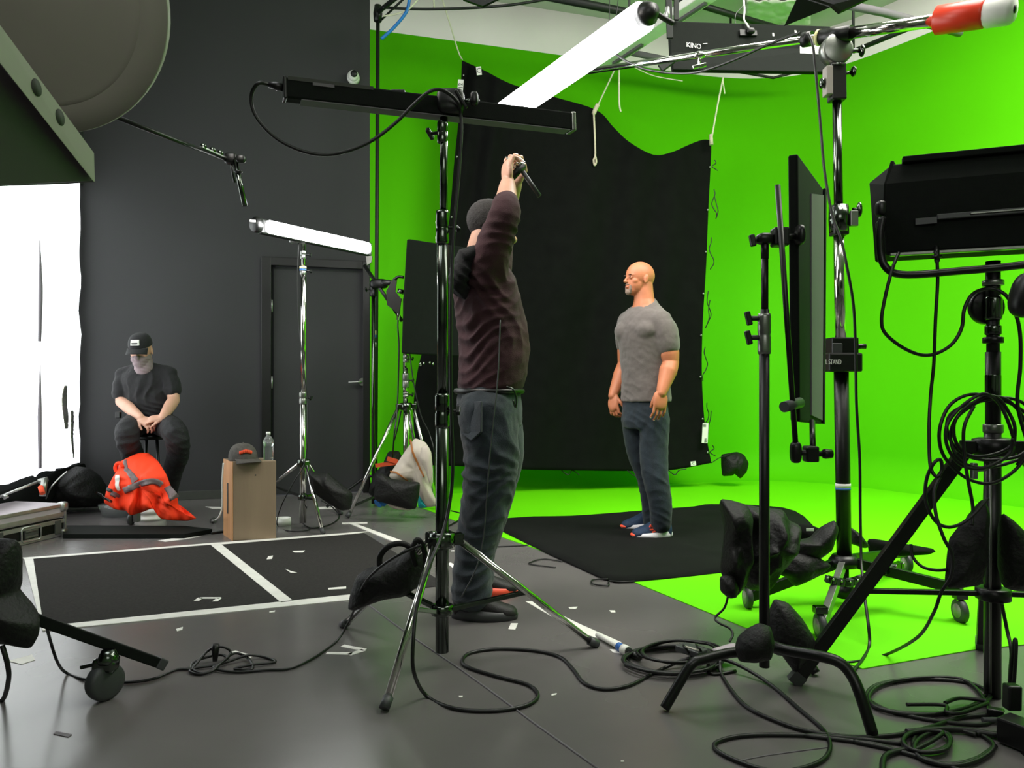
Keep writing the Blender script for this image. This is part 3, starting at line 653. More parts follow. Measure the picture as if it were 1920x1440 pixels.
# ---- apple box with cap and bottle, tape roll, white strap
d = 4.83; a, b, e = G(437, 1014), G(518, 1008), G(420, 1004)
b.y = a.y+.06; b.x = xpx(518, b.y)
fx = (b-a).normalized(); bk = V((e.x-a.x, e.y-a.y, 0))*1.0
bk = V((-.0+(-fx.y), fx.x, 0))*.2
H = .51
t = thing('wooden_box', 'upright plywood box with baseball cap and bottle on top', 'box', (a+b+bk)/2)
bl = thing
e2 = V((xpx(420, a.y+.2), a.y+.2, 0))
side = e2-a
MB().hexa([a, b, b+side, a+side, a+V((0, 0, H)), b+V((0, 0, H)), b+side+V((0, 0, H)), a+side+V((0, 0, H))]).build('box_body', 'wood', t, .003)
o = side.normalized(); nrm = V((o.y, -o.x, 0)); nrm = nrm if nrm.x < 0 else -nrm
MB().hexa([a+nrm*.004, a, a+side, a+side+nrm*.004, a+nrm*.004+V((0, 0, H)), a+V((0, 0, H)), a+side+V((0, 0, H)), a+side+nrm*.004+V((0, 0, H))]).build('side_board', 'woodedge', t)
m1 = a+side*.5+nrm*.005
MB().bar(m1+V((0, 0, .16)), m1+V((0, 0, .36)), .004, .03, (o.x, o.y, 0)).build('hand_slot', 'greydk', t)
MB().ell(a.lerp(b, .52)+V((0, -.001, .42)), (.005, .003, .005), n=8, m=6).build('knot', 'greydk', t)
top = H+.0
bp = P(503, 864, a.y+.12); bp = V((bp.x, a.y+.12, top))
t = thing('water_bottle', 'clear plastic water bottle standing on the plywood box', 'bottle', bp)
MB().prof(bp, bp+V((0, 0, .165)), [(0, .028)]+[(.02+.55*i/14, .0325-(.0016 if i % 2 else 0)) for i in range(15)]+[(.6, .0335), (.8, .032), (.9, .022), (.96, .012), (1, .0115)], 28).build('bottle_body', 'water', t)
MB().prof(bp+V((0, 0, .09)), bp+V((0, 0, .125)), [(0, .0338), (1, .0338)], 28).build('label_band', 'water', t)
MB().cyl(bp+V((0, 0, .166)), bp+V((0, 0, .184)), .014, n=24).build('cap', 'whitemet', t)
cp = V((xpx(456, a.y+.1), a.y+.1, top))
t = thing('baseball_cap', 'charcoal baseball cap with orange lettering patch on the plywood box', 'cap', cp)
def capm(cp, r, h, fwd, brim, t, m, mbr=None, seam=True, droop=.3):
    f = V(fwd).normalized(); l = V((-f.y, f.x, 0))
    mb = MB(); rings = []
    for k in range(9):
        a = PI/2*k/8; rr = r*math.cos(a)**.75 if k < 8 else .002
        rings.append((cp+V((0, 0, .012+h*math.sin(a)))-f*.01*math.sin(a), f*rr*1.12, l*rr))
    mb.loft([(cp+V((0, 0, 0)), f*r*1.12, l*r)]+rings, 28); mb.build('crown', m, t)
    def br(s, q):
        a = (s-.5)*2.2; rr = r*(1.08+q*brim*(.35+.65*math.cos(a*.78)))
        return cp+f*math.cos(a)*rr*1.03+l*math.sin(a)*r*(1+q*.06)+V((0, 0, .016-droop*.03*q-abs(a)**2*.012*q))
    MB().grid(br, 20, 6, off=(0, 0, -.004)).build('brim', mbr or m, t)
    MB().ell(cp+V((0, 0, h+.013)), (.007, .007, .005), n=10, m=6).build('top_button', m, t)
    return f, l
f, l = capm(cp, .09, .1, (.75, -.66, 0), .8, t, 'capg', droop=.5)
for k in range(-3, 4):
    q = cp+f*.09*1.12*math.cos(k*.13-.35)*.92+l*.09*math.sin(k*.13-.35)*.95+V((0, 0, .066-.003*abs(k)))
    MB().ell(q+f*.0, (.009, .009, .013), n=10, m=6).build('patch_lettering', 'capo', t)
t = thing('tape_roll', 'white roll of gaffer tape on the floor behind the plywood box', 'tape roll', G(530, 984))
c = G(530, 984)
MB().prof(c, c+V((0, 0, .05)), [(0, .04), (0, .058), (1, .058), (1, .04), (0, .04)], 32).build('tape', 'label', t, 0)
cable('strap', 'white strap hanging beside the plywood box down to the floor', [P(419, 868, 4.86), P(417, 900, 4.86), P(417, 940, 4.88), P(416, 955, 4.9), P(410, 970, 4.95), G(402, 976, .01)], .0055, 'label', cat='strap')
tag(MB().prof(G(400, 977, .0), G(400, 977, .02), [(0, .03), (1, .01)], 5).build('strap_hook', 'steel'), 'small grey hook at the end of the white strap', 'hook')

# ---- road case
t = thing('road_case', 'flight case with aluminium edges and butterfly latch on the floor', 'case', G(40, 1010))
A0 = G(120, 1004); dd = (G(36, 1024)-A0); A1 = A0+dd*2.6; ex = (A1-A0).normalized(); bk = V((-ex.y, ex.x, 0)); bk = bk if bk.y > 0 else -bk
Hc = zpx(945, A0.y)+.005; A1 = A0+ex*.62
lidz = Hc-.085
MB().hexa([A1, A0, A0+bk*.4, A1+bk*.4]+[q+V((0, 0, lidz-.01)) for q in (A1, A0, A0+bk*.4, A1+bk*.4)]).build('case_body', 'blk', t)
lid = MB().hexa([q+V((0, 0, lidz-.004)) for q in (A1, A0, A0+bk*.4, A1+bk*.4)]+[q+V((0, 0, Hc)) for q in (A1, A0, A0+bk*.4, A1+bk*.4)]).build('lid', 'bluegrey', t)
fo = -bk*.004
for z, th in ((.016, .026), (lidz-.028, .026), (lidz+.016, .026), (Hc-.011, .02)):
    MB().bar(A1+fo+V((0, 0, z)), A0+fo+V((0, 0, z)), .008, th).build('edge_rail', 'alu', t, .001)
    MB().bar(A0+ex*-.004+V((0, 0, z)), A0+ex*-.004+bk*.4+V((0, 0, z)), .008, th).build('edge_rail', 'alu', t, .001)
MB().bar(A0+fo*1.2-ex*.0, A0+fo*1.2+V((0, 0, Hc)), .016, .016, (1, 0, 0)).build('corner_rail', 'alu', t, .002)
for z in (.02, Hc-.02):
    MB().ell(A0+V((0, 0, z))+ex*.006+bk*.008, (.03, .03, .03), e=.5).build('corner_cap', 'alu' if z > .1 else 'steel', t)
c = A0.lerp(A1, .42)+V((0, 0, lidz*.5-.002)); wx, hz = .072, .046
mb = MB(); rr = [c+fo*2+ex*sx*wx*.98+V((0, 0, sz*hz)) for sx, sz in ((-1, -.7), (-.85, -1), (.85, -1), (1, -.7), (1, .7), (.85, 1), (-.85, 1), (-1, .7), (-1, -.7))]
mb.tube(rr, .006, 8); mb.build('latch_frame', 'alu', t)
MB().bar(c+fo*1.5-ex*wx*.7, c+fo*1.5+ex*wx*.7, .01, hz*1.2).build('latch_dish', 'greydk', t)
for z in (-.018, .018): MB().bar(c+fo*3-ex*wx*.6+V((0, 0, z)), c+fo*3+ex*wx*.6+V((0, 0, z)), .008, .012).build('handle_bar', 'steel', t, .002)
for s in (.09, .78): MB().box(A0+ex*-.0+(A1-A0)*s+fo*1.6+V((0, 0, lidz*.5)), (.05, .012, .09), Matrix.Rotation(math.atan2(ex.y, ex.x), 3, 'Z')).build('recess_plate', 'greydk', t, .004)

# ---- black bags and poles at the wall by the drape
sandbag('big rounded black bag slumped on the floor under the glowing drape', [(92, 905), (112, 885), (140, 873), (165, 878), (184, 892), (196, 910), (204, 935), (190, 950), (140, 952), (100, 948), (84, 925)], 5.9, .22, seed=12, extra=None)
cable('white_cable', 'pale cable arched over the rounded black bag', [P(86, 935, 5.55), P(95, 915, 5.5), P(110, 898, 5.55), P(126, 884, 5.6)], .006, 'alu')
t = thing('black_drape', 'low black fabric heap running along the drape foot', 'cloth', P(50, 930, 5.2))
Puff([(-30, 930), (60, 905), (110, 880), (158, 868), (162, 876), (120, 905), (92, 945), (30, 945), (-30, 950)], lambda u, v: 4.9+(u+30)/190*1.1, .1, center=(50, 922), rough=.3, seed=21).mesh(7).build('cloth_heap', 'cloth', t)
t = thing('folded_tripod', 'folded tripod with silver legs lying by the flight case', 'tripod', P(60, 915, 4.85))
MB().cyl(P(-10, 935, 4.75), P(72, 903, 4.95), .0085).build('leg', 'alu', t)
MB().cyl(P(72, 903, 4.95), P(90, 898, 4.97), .016).build('tripod_head', 'steel', t)
MB().cyl(P(84, 897, 4.93), P(80, 930, 4.9), .02).build('center_post', 'steel', t)
MB().cyl(P(76, 913, 4.89), P(80, 925, 4.86), .016).build('orange_grip', 'capo', t)
MB().cyl(P(8, 928, 4.76), P(12, 934, 4.76), .016).build('leg_lock', 'alu', t)

# ================================================================== HIGH-VIS VEST ON ITS WHEELED BOX
t = thing('wheeled_stool', 'low clear plastic stool with caster under the orange vest', 'stool', G(265, 975))
q = G(246, 984)
MB().prof(q+V((-.01, 0, .04)), q+V((.012, -.004, .04)), [(0, .034), (.2, .04), (.8, .04), (1, .034)], 24).build('caster_wheel', 'rubber', t)
MB().box(q+V((.035, .01, .055)), (.035, .05, .07)).build('caster_fork', 'steel', t, .004)
q2 = G(279, 974); MB().prof(q2+V((0, .02, 0)), q2+V((0, .02, .085)), [(0, .105), (.3, .11), (.31, .1), (.6, .1), (.62, .11), (1, .108)], 32).build('plastic_tub', 'label', t)
q3 = G(225, 966); MB().prof(q3+V((0, .0, 0)), q3+V((0, .0, .09)), [(0, .12), (1, .15)], 32).build('clear_tub', 'water', t)
MB().box(G(262, 972)+V((0, -.06, .2)), (.22, .16, .22)).build('stool_body', 'blk', t, .01)
t = thing('safety_vest', 'orange high visibility vest with grey bands draped over a low stool', 'vest', P(270, 970, 5.25))
vd = 5.33
pf = Puff([(252, 852), (262, 849), (278, 849), (296, 864), (312, 890), (320, 912), (333, 935), (335, 952), (338, 962), (355, 968), (369, 972), (352, 977), (322, 976), (303, 973), (301, 958), (285, 953), (268, 960), (245, 967), (238, 958), (215, 955), (195, 942), (200, 920), (212, 895), (222, 880), (224, 866), (236, 860)], lambda u, v: 5.2+.32*max(0, min(1, (893-v)/40))+.035*math.sin(u*.17+2.5*noise.noise(V((u*.03, v*.03, 0))))*max(0, min(1, (v-882)/50))-.05*max(0, (v-900)/80), .06, center=(268, 905), rough=.5, seed=31, k=6, back=.6, power=.45)
pf.mesh(12).build('vest_fabric', 'orange', t)
pf.band([(238, 861), (243, 875), (252, 886), (264, 900)], (6, 13), .008).build('reflective_band', 'stripe', t)
pf.band([(241, 918), (262, 909), (285, 901), (300, 901), (309, 908)], (12, 10), .008).build('reflective_band', 'stripe', t)
pf.band([(316, 912), (323, 922), (331, 934)], (8, 14), .006).build('reflective_band', 'stripe', t)
pf.band([(215, 922), (224, 928), (228, 932)], 10, .01).build('reflective_band', 'stripe', t)
pf.band([(203, 915), (211, 917), (219, 918)], 6, .012).build('black_tab', 'ink', t)
pf.band([(227, 889), (229, 905), (231, 918)], (9, 6), .012).build('white_label', 'label', t)
pf.band([(186, 922), (204, 930), (221, 938)], 4, .04).build('dark_rod', 'plast', t)
cc = pf.on(229, 876, .012)
MB().tube([cc+V((.026*math.cos(a*PI/8), 0, .034*math.sin(a*PI/8))) for a in range(17)], .013, 8).build('collar_loop', 'orange', t)

# flat black rail, carpets, tapes
a, b = G(115, 1001), G(398, 1001)
tag(MB().poly([G(118, 1010), G(345, 1010), G(398, 1000), G(345, 994), G(118, 993)], .0, .03).build('floor_rail', 'blkmatte'), 'long flat black fabric strip lying between the flight case and the plywood box', 'rail')
cable('cord', 'thin black cord from the flat strip to the plywood box', [G(396, 1000, .008), G(410, 998, .008), G(424, 996, .008)], .008, cat='cord')
def carpet(label, q):
    tag(MB().poly([G(*p) for p in q], .0005, .003).build('carpet_mat', 'mat_'), label, 'mat')
carpet('black carpet mat nearest the flight case, framed in white tape', [(62, 1047), (397, 1022), (527, 1131), (82, 1175)])
carpet('black carpet mat between the plywood box and the fallen bag, framed in tape', [(410, 1021), (683, 1000), (838, 1098), (550, 1129)])
TP = [('white tape strip along the flight case end of the carpet', [(45, 1047), (62, 1046), (80, 1165), (75, 1165)], 0),
 ('long white tape along the camera side of the carpets', [(78, 1176), (665, 1115), (667, 1125), (80, 1184)], 0),
 ('white tape line along the far carpet edge towards the plywood box', [(42, 1047), (400, 1019), (400, 1022), (46, 1050)], 0),
 ('thin white tape line continuing the carpet edge past the slim stand', [(400, 1019), (662, 999), (690, 997), (662, 1002), (400, 1023)], 0),
 ('white tape strip dividing the two carpet mats', [(393, 1021), (413, 1020), (550, 1128), (527, 1131)], 0),
 ('white tape strip running from the slim stand past the sandbag', [(653, 982), (662, 981), (768, 1020), (756, 1024)], 0),
 ('short thin tape crossing the start of the long tape strip', [(641, 981), (689, 980), (689, 982), (641, 983)], 0),
 ('white tape strip under the middle stand', [(838, 1057), (845, 1055), (862, 1065), (852, 1067)], 0),
 ('white tape strip slanting along the leg of the middle stand', [(985, 1128), (1000, 1128), (1090, 1172), (1165, 1205), (1162, 1213), (1080, 1183)], 0),
 ('rough white tape by the flat strip', [(124, 999), (190, 990), (192, 992), (130, 1003)], 0),
 ('crinkled pale tape below the flat strip', [(296, 1014), (340, 1007), (378, 1006), (350, 1011), (310, 1016)], 0),
 ('angled pale tape by the plywood box', [(358, 992), (385, 992), (400, 998), (380, 998)], 0),
 ('small red and white tape near the black wall', [(385, 950), (418, 951), (416, 954), (398, 954)], 0),
 ('stray white tape near the slim stand', [(596, 951), (640, 949), (636, 954), (596, 955)], 0),
 ('small square tape mark on the divided carpet', [(503, 1044), (512, 1043), (510, 1049), (500, 1050)], 0),
 ('torn pale tape mark on the far carpet', [(548, 1034), (572, 1033), (568, 1037), (552, 1037)], 0),
 ('tape mark tilted on the far carpet below the torn one', [(535, 1068), (546, 1072), (557, 1075), (545, 1075)], 0),
 ('thin tape dash on the carpet by the sandbag', [(615, 1104), (649, 1101), (649, 1105), (616, 1107)], 0),
 ('tape square beside the toes of the dark shoes', [(958, 1169), (971, 1169), (966, 1181), (953, 1180)], 0),
 ('tape scrap by the sandbag stand leg', [(1066, 1139), (1083, 1138), (1080, 1142), (1068, 1142)], 0),
 ('tape scrap between cloth and cable coil', [(1142, 1145), (1153, 1145), (1154, 1149), (1146, 1149)], 0),
 ('tape scrap near the S shaped cable', [(1034, 1302), (1044, 1300), (1043, 1303), (1034, 1305)], 0),
 ('tape scrap alone on the floor near the seam', [(860, 1305), (868, 1305), (867, 1308), (861, 1308)], 0),
 ('faint tape scrap left of the cable tangle', [(330, 1180), (343, 1176), (342, 1181), (332, 1184)], 0),
 ('faint tape scrap under the taped line', [(505, 1147), (516, 1145), (515, 1148), (505, 1149)], 0),
 ('worn pale tape near the bottom edge', [(1164, 1427), (1170, 1427), (1170, 1429), (1164, 1429)], 0),
 ('faint grey tape near the bottom edge of the floor', [(105, 1372), (135, 1378), (128, 1383), (100, 1377)], 1),
 ('tape scrap at the end of the slanting tape', [(1143, 1218), (1166, 1219), (1164, 1226), (1150, 1224)], 0),
 ('white tape under the caster of the black rolling base', [(15, 1240), (60, 1228), (66, 1238), (40, 1246)], 0),
 ('tape corner beside the tangle, half hidden', [(432, 1223), (442, 1221), (475, 1230), (470, 1234)], 0)]
for i, (lb, q, k) in enumerate(TP):
    z = .0036 if i < 7 or 14 <= i <= 17 else .0014
    tag(MB().poly([G(*p) for p in q], .0003, z+.0003*(i % 3)).build('tape_strip', 'greymid' if k else 'tape'), lb, 'tape')
def lmark(label, segs, w=.024, z=.0042):
    mb = MB()
    for (u0, v0), (u1, v1) in segs:
        a, b = G(u0, v0), G(u1, v1); mb.bar(a+V((0, 0, z-.0008)), b+V((0, 0, z-.0008)), w, .0012)
    tag(mb.build('tape_mark', 'tape'), label, 'tape')
lmark('white tape corner mark on the carpet near the cable tangle', [((368, 1128), (376, 1122)), ((374, 1122.5), (413, 1122.5)), ((411, 1122.5), (403, 1129))])
lmark('white tape bracket mark on the bare floor below the sandbag', [((612, 1225), (660, 1226)), ((654, 1228), (682, 1219)), ((684, 1219), (642, 1211))], z=.0016)
lmark('white tape fragments crossing behind the dark jeans', [((843, 1026), (851, 1026)), ((846, 1033), (852, 1033))], z=.0016)
cable('floor_seam', 'thin pale seam line crossing the dark floor', [G(690, 1133, .0012), G(760, 1185, .0012), G(862, 1254, .0012), G(960, 1325, .0012), G(1003, 1357, .0012), G(1128, 1446, .0012)], .0032, 'greymid', cat='seam', k=2)
cable('floor_seam', 'faint pale seam line on the floor by the cable loop', [G(1380, 1428, .0012), G(1440, 1416, .0012), G(1560, 1400, .0012)], .0018, 'greymid', cat='seam', k=2)
# floor cloth under the standing man
fc = [(928, 988), (945, 975), (1100, 968), (1200, 960), (1290, 953), (1350, 948), (1490, 960), (1540, 1050), (1350, 1076), (1185, 1093), (1140, 1090), (1110, 1078), (990, 1022)]
bm_pts = [G(*p) for p in fc]
cen = sum(bm_pts, V((0, 0, 0)))/len(bm_pts)
sm = smooth(bm_pts, 5, True)
vs = [cen+V((0, 0, .012))]; R = 10
for r in range(1, R+1):
    for p in sm:
        q = cen.lerp(p, r/R); vs.append(V((q.x, q.y, .010+.006*(noise.noise(q*3.1)+.3)*(1 if r < R else .3)+.006*abs(noise.noise(V((q.x*9, q.y*3, 0)))))))
n = len(sm)
fs = [(0, 1+k, 1+(k+1) % n) for k in range(n)]+[(1+(r-1)*n+k, 1+r*n+k, 1+r*n+(k+1) % n, 1+(r-1)*n+(k+1) % n) for r in range(1, R) for k in range(n)]
k0 = len(vs); vs += [V((v.x, v.y, .005)) for v in vs[1+(R-1)*n:]]
fs += [(1+(R-1)*n+k, k0+k, k0+(k+1) % n, 1+(R-1)*n+(k+1) % n) for k in range(n)]
tag(MB().add(vs, fs, True).build('floor_cloth', 'floorcloth'), 'black cloth spread on the green floor under the bald man', 'cloth')
cable('tie_cord', 'black tie cord looped at the corner of the floor cloth', [G(1140, 1086, .01), G(1112, 1087, .008), G(1112, 1095, .008), G(1140, 1098, .008), G(1142, 1090, .008), G(1165, 1091, .01), G(1190, 1090, .01)], .004)
cable('tie_cord', 'black tie cord curled on the floor by the cloth edge', [G(1055, 1053, .006), G(1020, 1048, .006), G(998, 1053, .006), G(995, 1058, .006), G(1042, 1064, .006)], .0035)
cable('thin_cord', 'thin dark cord lying behind the dark jeans', [G(925, 1025, .006), G(975, 1023, .006), G(1010, 1020, .006)], .004)
cable('thin_cord', 'thin dark cords on the green floor beside the stand pole', [G(846, 958, .006), G(870, 968, .006), G(830, 995, .006), G(860, 1003, .006)], .006)

# ================================================================== BLACK BACKDROP CLOTH
Lf = [(866, 113), (862, 200), (852, 300), (838, 450), (812, 600), (786, 680), (775, 770), (782, 872)]
Rt = [(1334, 263), (1333, 300), (1328, 400), (1324, 500), (1318, 600), (1316, 700), (1322, 800), (1334, 868)]
Tp = [(866, 113), (910, 133), (960, 158), (1040, 182), (1118, 206), (1150, 238), (1180, 266), (1225, 290), (1260, 285), (1290, 272), (1317, 262), (1334, 263)]
Bt = [(782, 872), (860, 874), (970, 880), (1080, 882), (1180, 883), (1260, 881), (1334, 868)]
def along(pts, t):
    x = t*(len(pts)-1); i = min(int(x), len(pts)-2); f = x-i; return pts[i][0]*(1-f)+pts[i+1][0]*f, pts[i][1]*(1-f)+pts[i+1][1]*f
sTp = [(p.x, p.y) for p in smooth([V((*p, 0)) for p in Tp], 4)]; sL = [(p.x, p.y) for p in smooth([V((*p, 0)) for p in Lf], 4)]
sR = [(p.x, p.y) for p in smooth([V((*p, 0)) for p in Rt], 4)]; sB = [(p.x, p.y) for p in smooth([V((*p, 0)) for p in Bt], 4)]
def bd(s, q):
    a, b = along(sTp, s), along(sB, s); c, e = along(sL, q), along(sR, q)
    T0, T1, B0, B1 = sTp[0], sTp[-1], sB[0], sB[-1]
    u = (1-q)*a[0]+q*b[0]+(1-s)*c[0]+s*e[0]-((1-s)*(1-q)*T0[0]+s*(1-q)*T1[0]+(1-s)*q*B0[0]+s*q*B1[0])
    v = (1-q)*a[1]+q*b[1]+(1-s)*c[1]+s*e[1]-((1-s)*(1-q)*T0[1]+s*(1-q)*T1[1]+(1-s)*q*B0[1]+s*q*B1[1])
    d = 6.75+.45*s+.035*math.sin(s*30+2*noise.noise(V((s*3, q*2, 0))))*(.4+.6*(1-abs(s-.2)))+.06*noise.noise(V((s*4, q*3, 4)))
    if s < .3: d += .05*math.sin(s*75+q*2)*(1-q)*(.3-s)/.3
    return P(u, v, d)
bdt = thing('backdrop_cloth', 'large black cloth hung from ropes before the green wall', 'cloth', P(1080, 885, 7.0))
MB().grid(bd, 110, 60, off=(.0, .012, 0)).build('cloth_panel', 'cloth', bdt)
for k in range(9):
    for s in (.012, .988):
        q = bd(s, (k+.5)/9); MB().ell(q+V((0, -.012, 0)), (.011, .006, .011), n=8, m=5).build('grommet', 'steel', bdt)
for s, q0, sc in ((.15, .06, 1.0),): pass
def tagon(u, v, d, wd, ht, body, rot=0, m='label'):
    c = P(u, v, d); r = V((math.cos(rot), 0, math.sin(rot))); up = V((-math.sin(rot), 0, math.cos(rot)))
    o = MB().bar(c-r*wd/2, c+r*wd/2, .006, ht, up).build('cloth_label', m, bdt)
    if body: text(body, c+V((0, -.004, 0)), r, up, ht*.6, 'ink', o)
tagon(898, 133, 6.72, .045, .075, 'C', .12)
tagon(863, 166, 6.72, .05, .16, None, -.08)
text('12', P(864, 161, 6.705), (0, 0, 1), (-1, 0, 0), .04, 'ink', bdt)
tagon(1322, 812, 7.12, .055, .19, None, -.05)
text('E', P(1323, 826, 7.11), (1, 0, 0), (0, 0, 1), .035, 'ink', bdt)
text('III', P(1321, 798, 7.11), (1, 0, 0), (0, 0, 1), .03, 'ink', bdt)
tagon(1300, 869, 7.12, .05, .04, 'C', .1)
for k in range(7):
    v0 = [300, 355, 445, 545, 650, 755, 835][k]; u0 = along(sR, (v0-263)/605)[0]
    L = [20, 55, 60, 70, 65, 60, 20][k]; pts = []
    for i in range(7): pts.append(P(u0+3+6*math.sin(i*1.3+k)*(i/6)**.5+3, v0+L*i/6, 7.18))
    pts = pts+[P(u0+10+4*math.sin(k+i), v0+L*(1-i/4), 7.17) for i in range(1, 4)] if k % 2 else pts
    cable('tie_cord', None, pts, .0045, 'cable', parent=bdt)
for k, (u0, v0) in enumerate(((1065, 878), (1190, 880), (1265, 878))):
    cable('tie_cord', None, [P(u0-14, v0+2, 7.0), P(u0, v0+12, 7.0), P(u0+8, v0+4, 7.0), P(u0+22, v0+13-6*k, 7.0)], .0045, 'cable', parent=bdt)
cable('rope', 'white rope tying the sagging middle peak of the backdrop', [P(1153, 130, 6.9), P(1120, 200, 6.95)], .007, 'rope', cat='rope')
tag(MB().tube(smooth([P(1121, 196, 6.9), P(1116, 206, 6.9), P(1113, 214, 6.9)], 3), .02, 8).build('rope_knot', 'ropeg'), 'cream knot at the middle peak of the backdrop', 'knot')
cable('rope', 'cream rope with a loop hanging down from the middle knot', [P(1113, 208, 6.88), P(1115, 250, 6.88), P(1116, 290, 6.88), P(1113, 300, 6.88), P(1115, 310, 6.88), P(1118, 303, 6.88), P(1116, 292, 6.88)], .009, 'ropeg', cat='rope')
cable('rope', 'loose rope end hanging straight beside the middle peak', [P(1161, 130, 6.8), P(1161, 190, 6.8), P(1164, 210, 6.8)], .008, 'rope', cat='rope')
cable('rope', 'white rope from the ceiling to the outer peak of the backdrop', [P(1356, 145, 7.1), P(1345, 200, 7.1), P(1334, 262, 7.1)], .008, 'rope', cat='rope')
cable('rope', 'short rope end beside the outer backdrop rope', [P(1355, 148, 7.1), P(1359, 176, 7.1)], .006, 'rope', cat='rope')
tag(MB().tube([P(1333, 252, 7.08), P(1334, 272, 7.08)], [.016, .02], 8).build('rope_knot', 'ropeg'), 'cream knot at the outer peak of the backdrop', 'knot')
cable('rope', 'thin pale rope lying across the green wall under the boom', [P(1185, 124, 7.2), P(1225, 142, 7.2), P(1280, 152, 7.2)], .005, 'rope', cat='rope')
# sandbag holding the backdrop corner
sandbag('dark saddle sandbag on the green floor holding the backdrop corner', [(1352, 852), (1370, 849), (1382, 847), (1395, 852), (1404, 868), (1400, 885), (1388, 898), (1377, 888), (1372, 892), (1354, 893), (1352, 872)], 7.35, .1, seed=41, rough=.2)
cable('tie_cord', 'thin cord from the backdrop corner to the saddle sandbag', [P(1334, 868, 7.2), P(1350, 858, 7.25), P(1372, 850, 7.3)], .004)

# ================================================================== HANGING BLACK FIXTURE AND THE BOOM
t = thing('fluorescent_fixture', 'long black fixture lettered KINO hanging from the ceiling grid', 'light', P(1400, 100, 4.6))
d0, d1 = 4.5, 5.0
q = lambda u, v, o=0: P(u, v, lerp(d0, d1, (u-1255)/305)+o)
MB().prism([q(1255, 39), q(1557, 49), q(1563, 92), q(1258, 100)], (0, .06, 0)).build('upper_housing', 'blkmatte', t, .006)
MB().prism([q(1258, 98, -.02), q(1563, 88, -.02), q(1560, 135, -.08), q(1262, 130, -.08)], (0, .05, .0)).build('lower_housing', 'blkmatte', t, .006)
MB().prism([q(1500, 86, -.03), q(1560, 82, -.03), q(1563, 104, -.05), q(1500, 100, -.05)], (0, .01, 0)).build('bright_reflector', 'steel', t, .002)
MB().prism([q(1377, 47, -.012), q(1426, 50, -.012), q(1431, 75, -.012), q(1381, 76, -.012)], (0, .01, 0)).build('connector_plate', 'grey', t, .002)
MB().prism([q(1387, 55, -.03), q(1419, 57, -.03), q(1420, 66, -.03), q(1388, 66, -.03)], (0, .02, 0)).build('socket', 'blk', t)
MB().ell(q(1407, 58, -.04), (.028, .02, .02), e=.7).build('plug', 'plast', t)
text('KINO', q(1301, 86, -.016), (1, .3, .0), (0, 0, 1), .03, 'whiteink', t)
MB().bar(q(1318, 82, -.02), q(1326, 81.5, -.02), .003, .003).build('printed_line', 'whiteink', t)
for u, v in ((1448, 65), (1490, 60)): MB().bar(q(u, v, -.01), q(u+3, v, -.01), .004, .02).build('printed_mark', 'whiteink', t)
cable('hook_wire', 'bent white hook wire holding the long black fixture', [q(1394, -70, -.03), q(1394, -8, -.03), q(1396, 18, -.03), q(1395, 36, -.03), q(1402, 48, -.04), q(1406, 56, -.05)], .006, 'label', cat='wire')
cable('hook_wire', 'thin wire hanging beside the bent hook wire', [q(1398, -70), q(1397, 0), q(1380, 26), q(1379, 46)], .002, 'greymid', cat='wire')

D = 3.4
t = thing('boom_stand', 'heavy black wheeled boom stand with chrome mast before the green wall', 'stand', (xpx(1580, D), D, 0))
xa, xb = xpx(1569, D), xpx(1590, D)
def mast(v): return V((lerp(xpx(1568, D), xpx(1583, D), (v-110)/950), D, zpx(v, D)))
MB().cyl(mast(185), mast(440), 8.2/F*D, n=24).build('chrome_tube', 'dchrome', t)
MB().cyl(mast(430), mast(640), 10/F*D, n=24).build('chrome_tube', 'chrome', t)
MB().cyl(mast(690), mast(1050), 13.2/F*D, n=24).build('black_column', 'blk', t)
for v0, v1, mm in ((906, 914, 'label'), (914, 918, 'btape')): MB().cyl(mast(v0), mast(v1), 13.6/F*D, n=24).build('tape_band', mm, t)
# head receiver
h = MB().bar(mast(190), mast(122), .068, .06, (0, 1, 0)).build('receiver', 'plast', t, .006)
MB().box(mast(155)+V((-.045, -.01, 0)), (.03, .05, .13)).build('receiver_label', 'grey', t, .004)
MB().prof(mast(118), mast(128), [(0, .02), (1, .04)]).build('neck', 'dchrome', t)
for v, s in ((138, 1), (160, -1)):
    q = mast(v); kb = MB().cyl(q+V((s*.03, 0, 0)), q+V((s*.06, -.01, 0)), .008); kb.ell(q+V((s*.072, -.012, .005)), (.012, .02, .024)); kb.build('knob', 'dchrome', t)
for v0, v1 in ((390, 440),):
    MB().bar(mast(v1+2), mast(v0-2), .07, .062, (0, 1, 0)).build('clutch_block', 'plast', t, .006)
    MB().prof(mast(436), mast(386), [(0, .042), (.5, .044), (1, .042)], 24).build('clutch_sleeve', 'dchrome', t)
    q = mast(398)+V((.055, -.03, 0)); MB().bar(q, q+V((0, 0, -.07)), .035, .02, (0, 1, 0)).build('clutch_plate', 'steel', t, .003)
    q = mast(395)+V((.085, -.02, 0)); kb = MB().cyl(q-V((.03, 0, 0)), q, .009); kb.ell(q, (.012, .02, .035)); kb.build('knob', 'dchrome', t)
cr = MB().box(mast(680)+V((-.005, -.02, 0)), (.15, .09, .085)).build('crank_box', 'plast', t, .008)
MB().box(mast(652)+V((0, -.01, 0)), (.12, .08, .09)).build('crank_top', 'blk', t, .006)
MB().box(mast(655)+V((-.04, -.055, 0)), (.045, .006, .05)).build('crank_window', 'rubber', t, .004)
MB().cyl(mast(650)+V((.05, -.02, 0)), mast(650)+V((.1, -.03, 0)), .012).build('crank_handle', 'plast', t)
text('EL STAND', P(1561, 679, D-.068), (1, 0, 0), (0, 0, 1), .022, 'whiteink', cr, sx=.58)
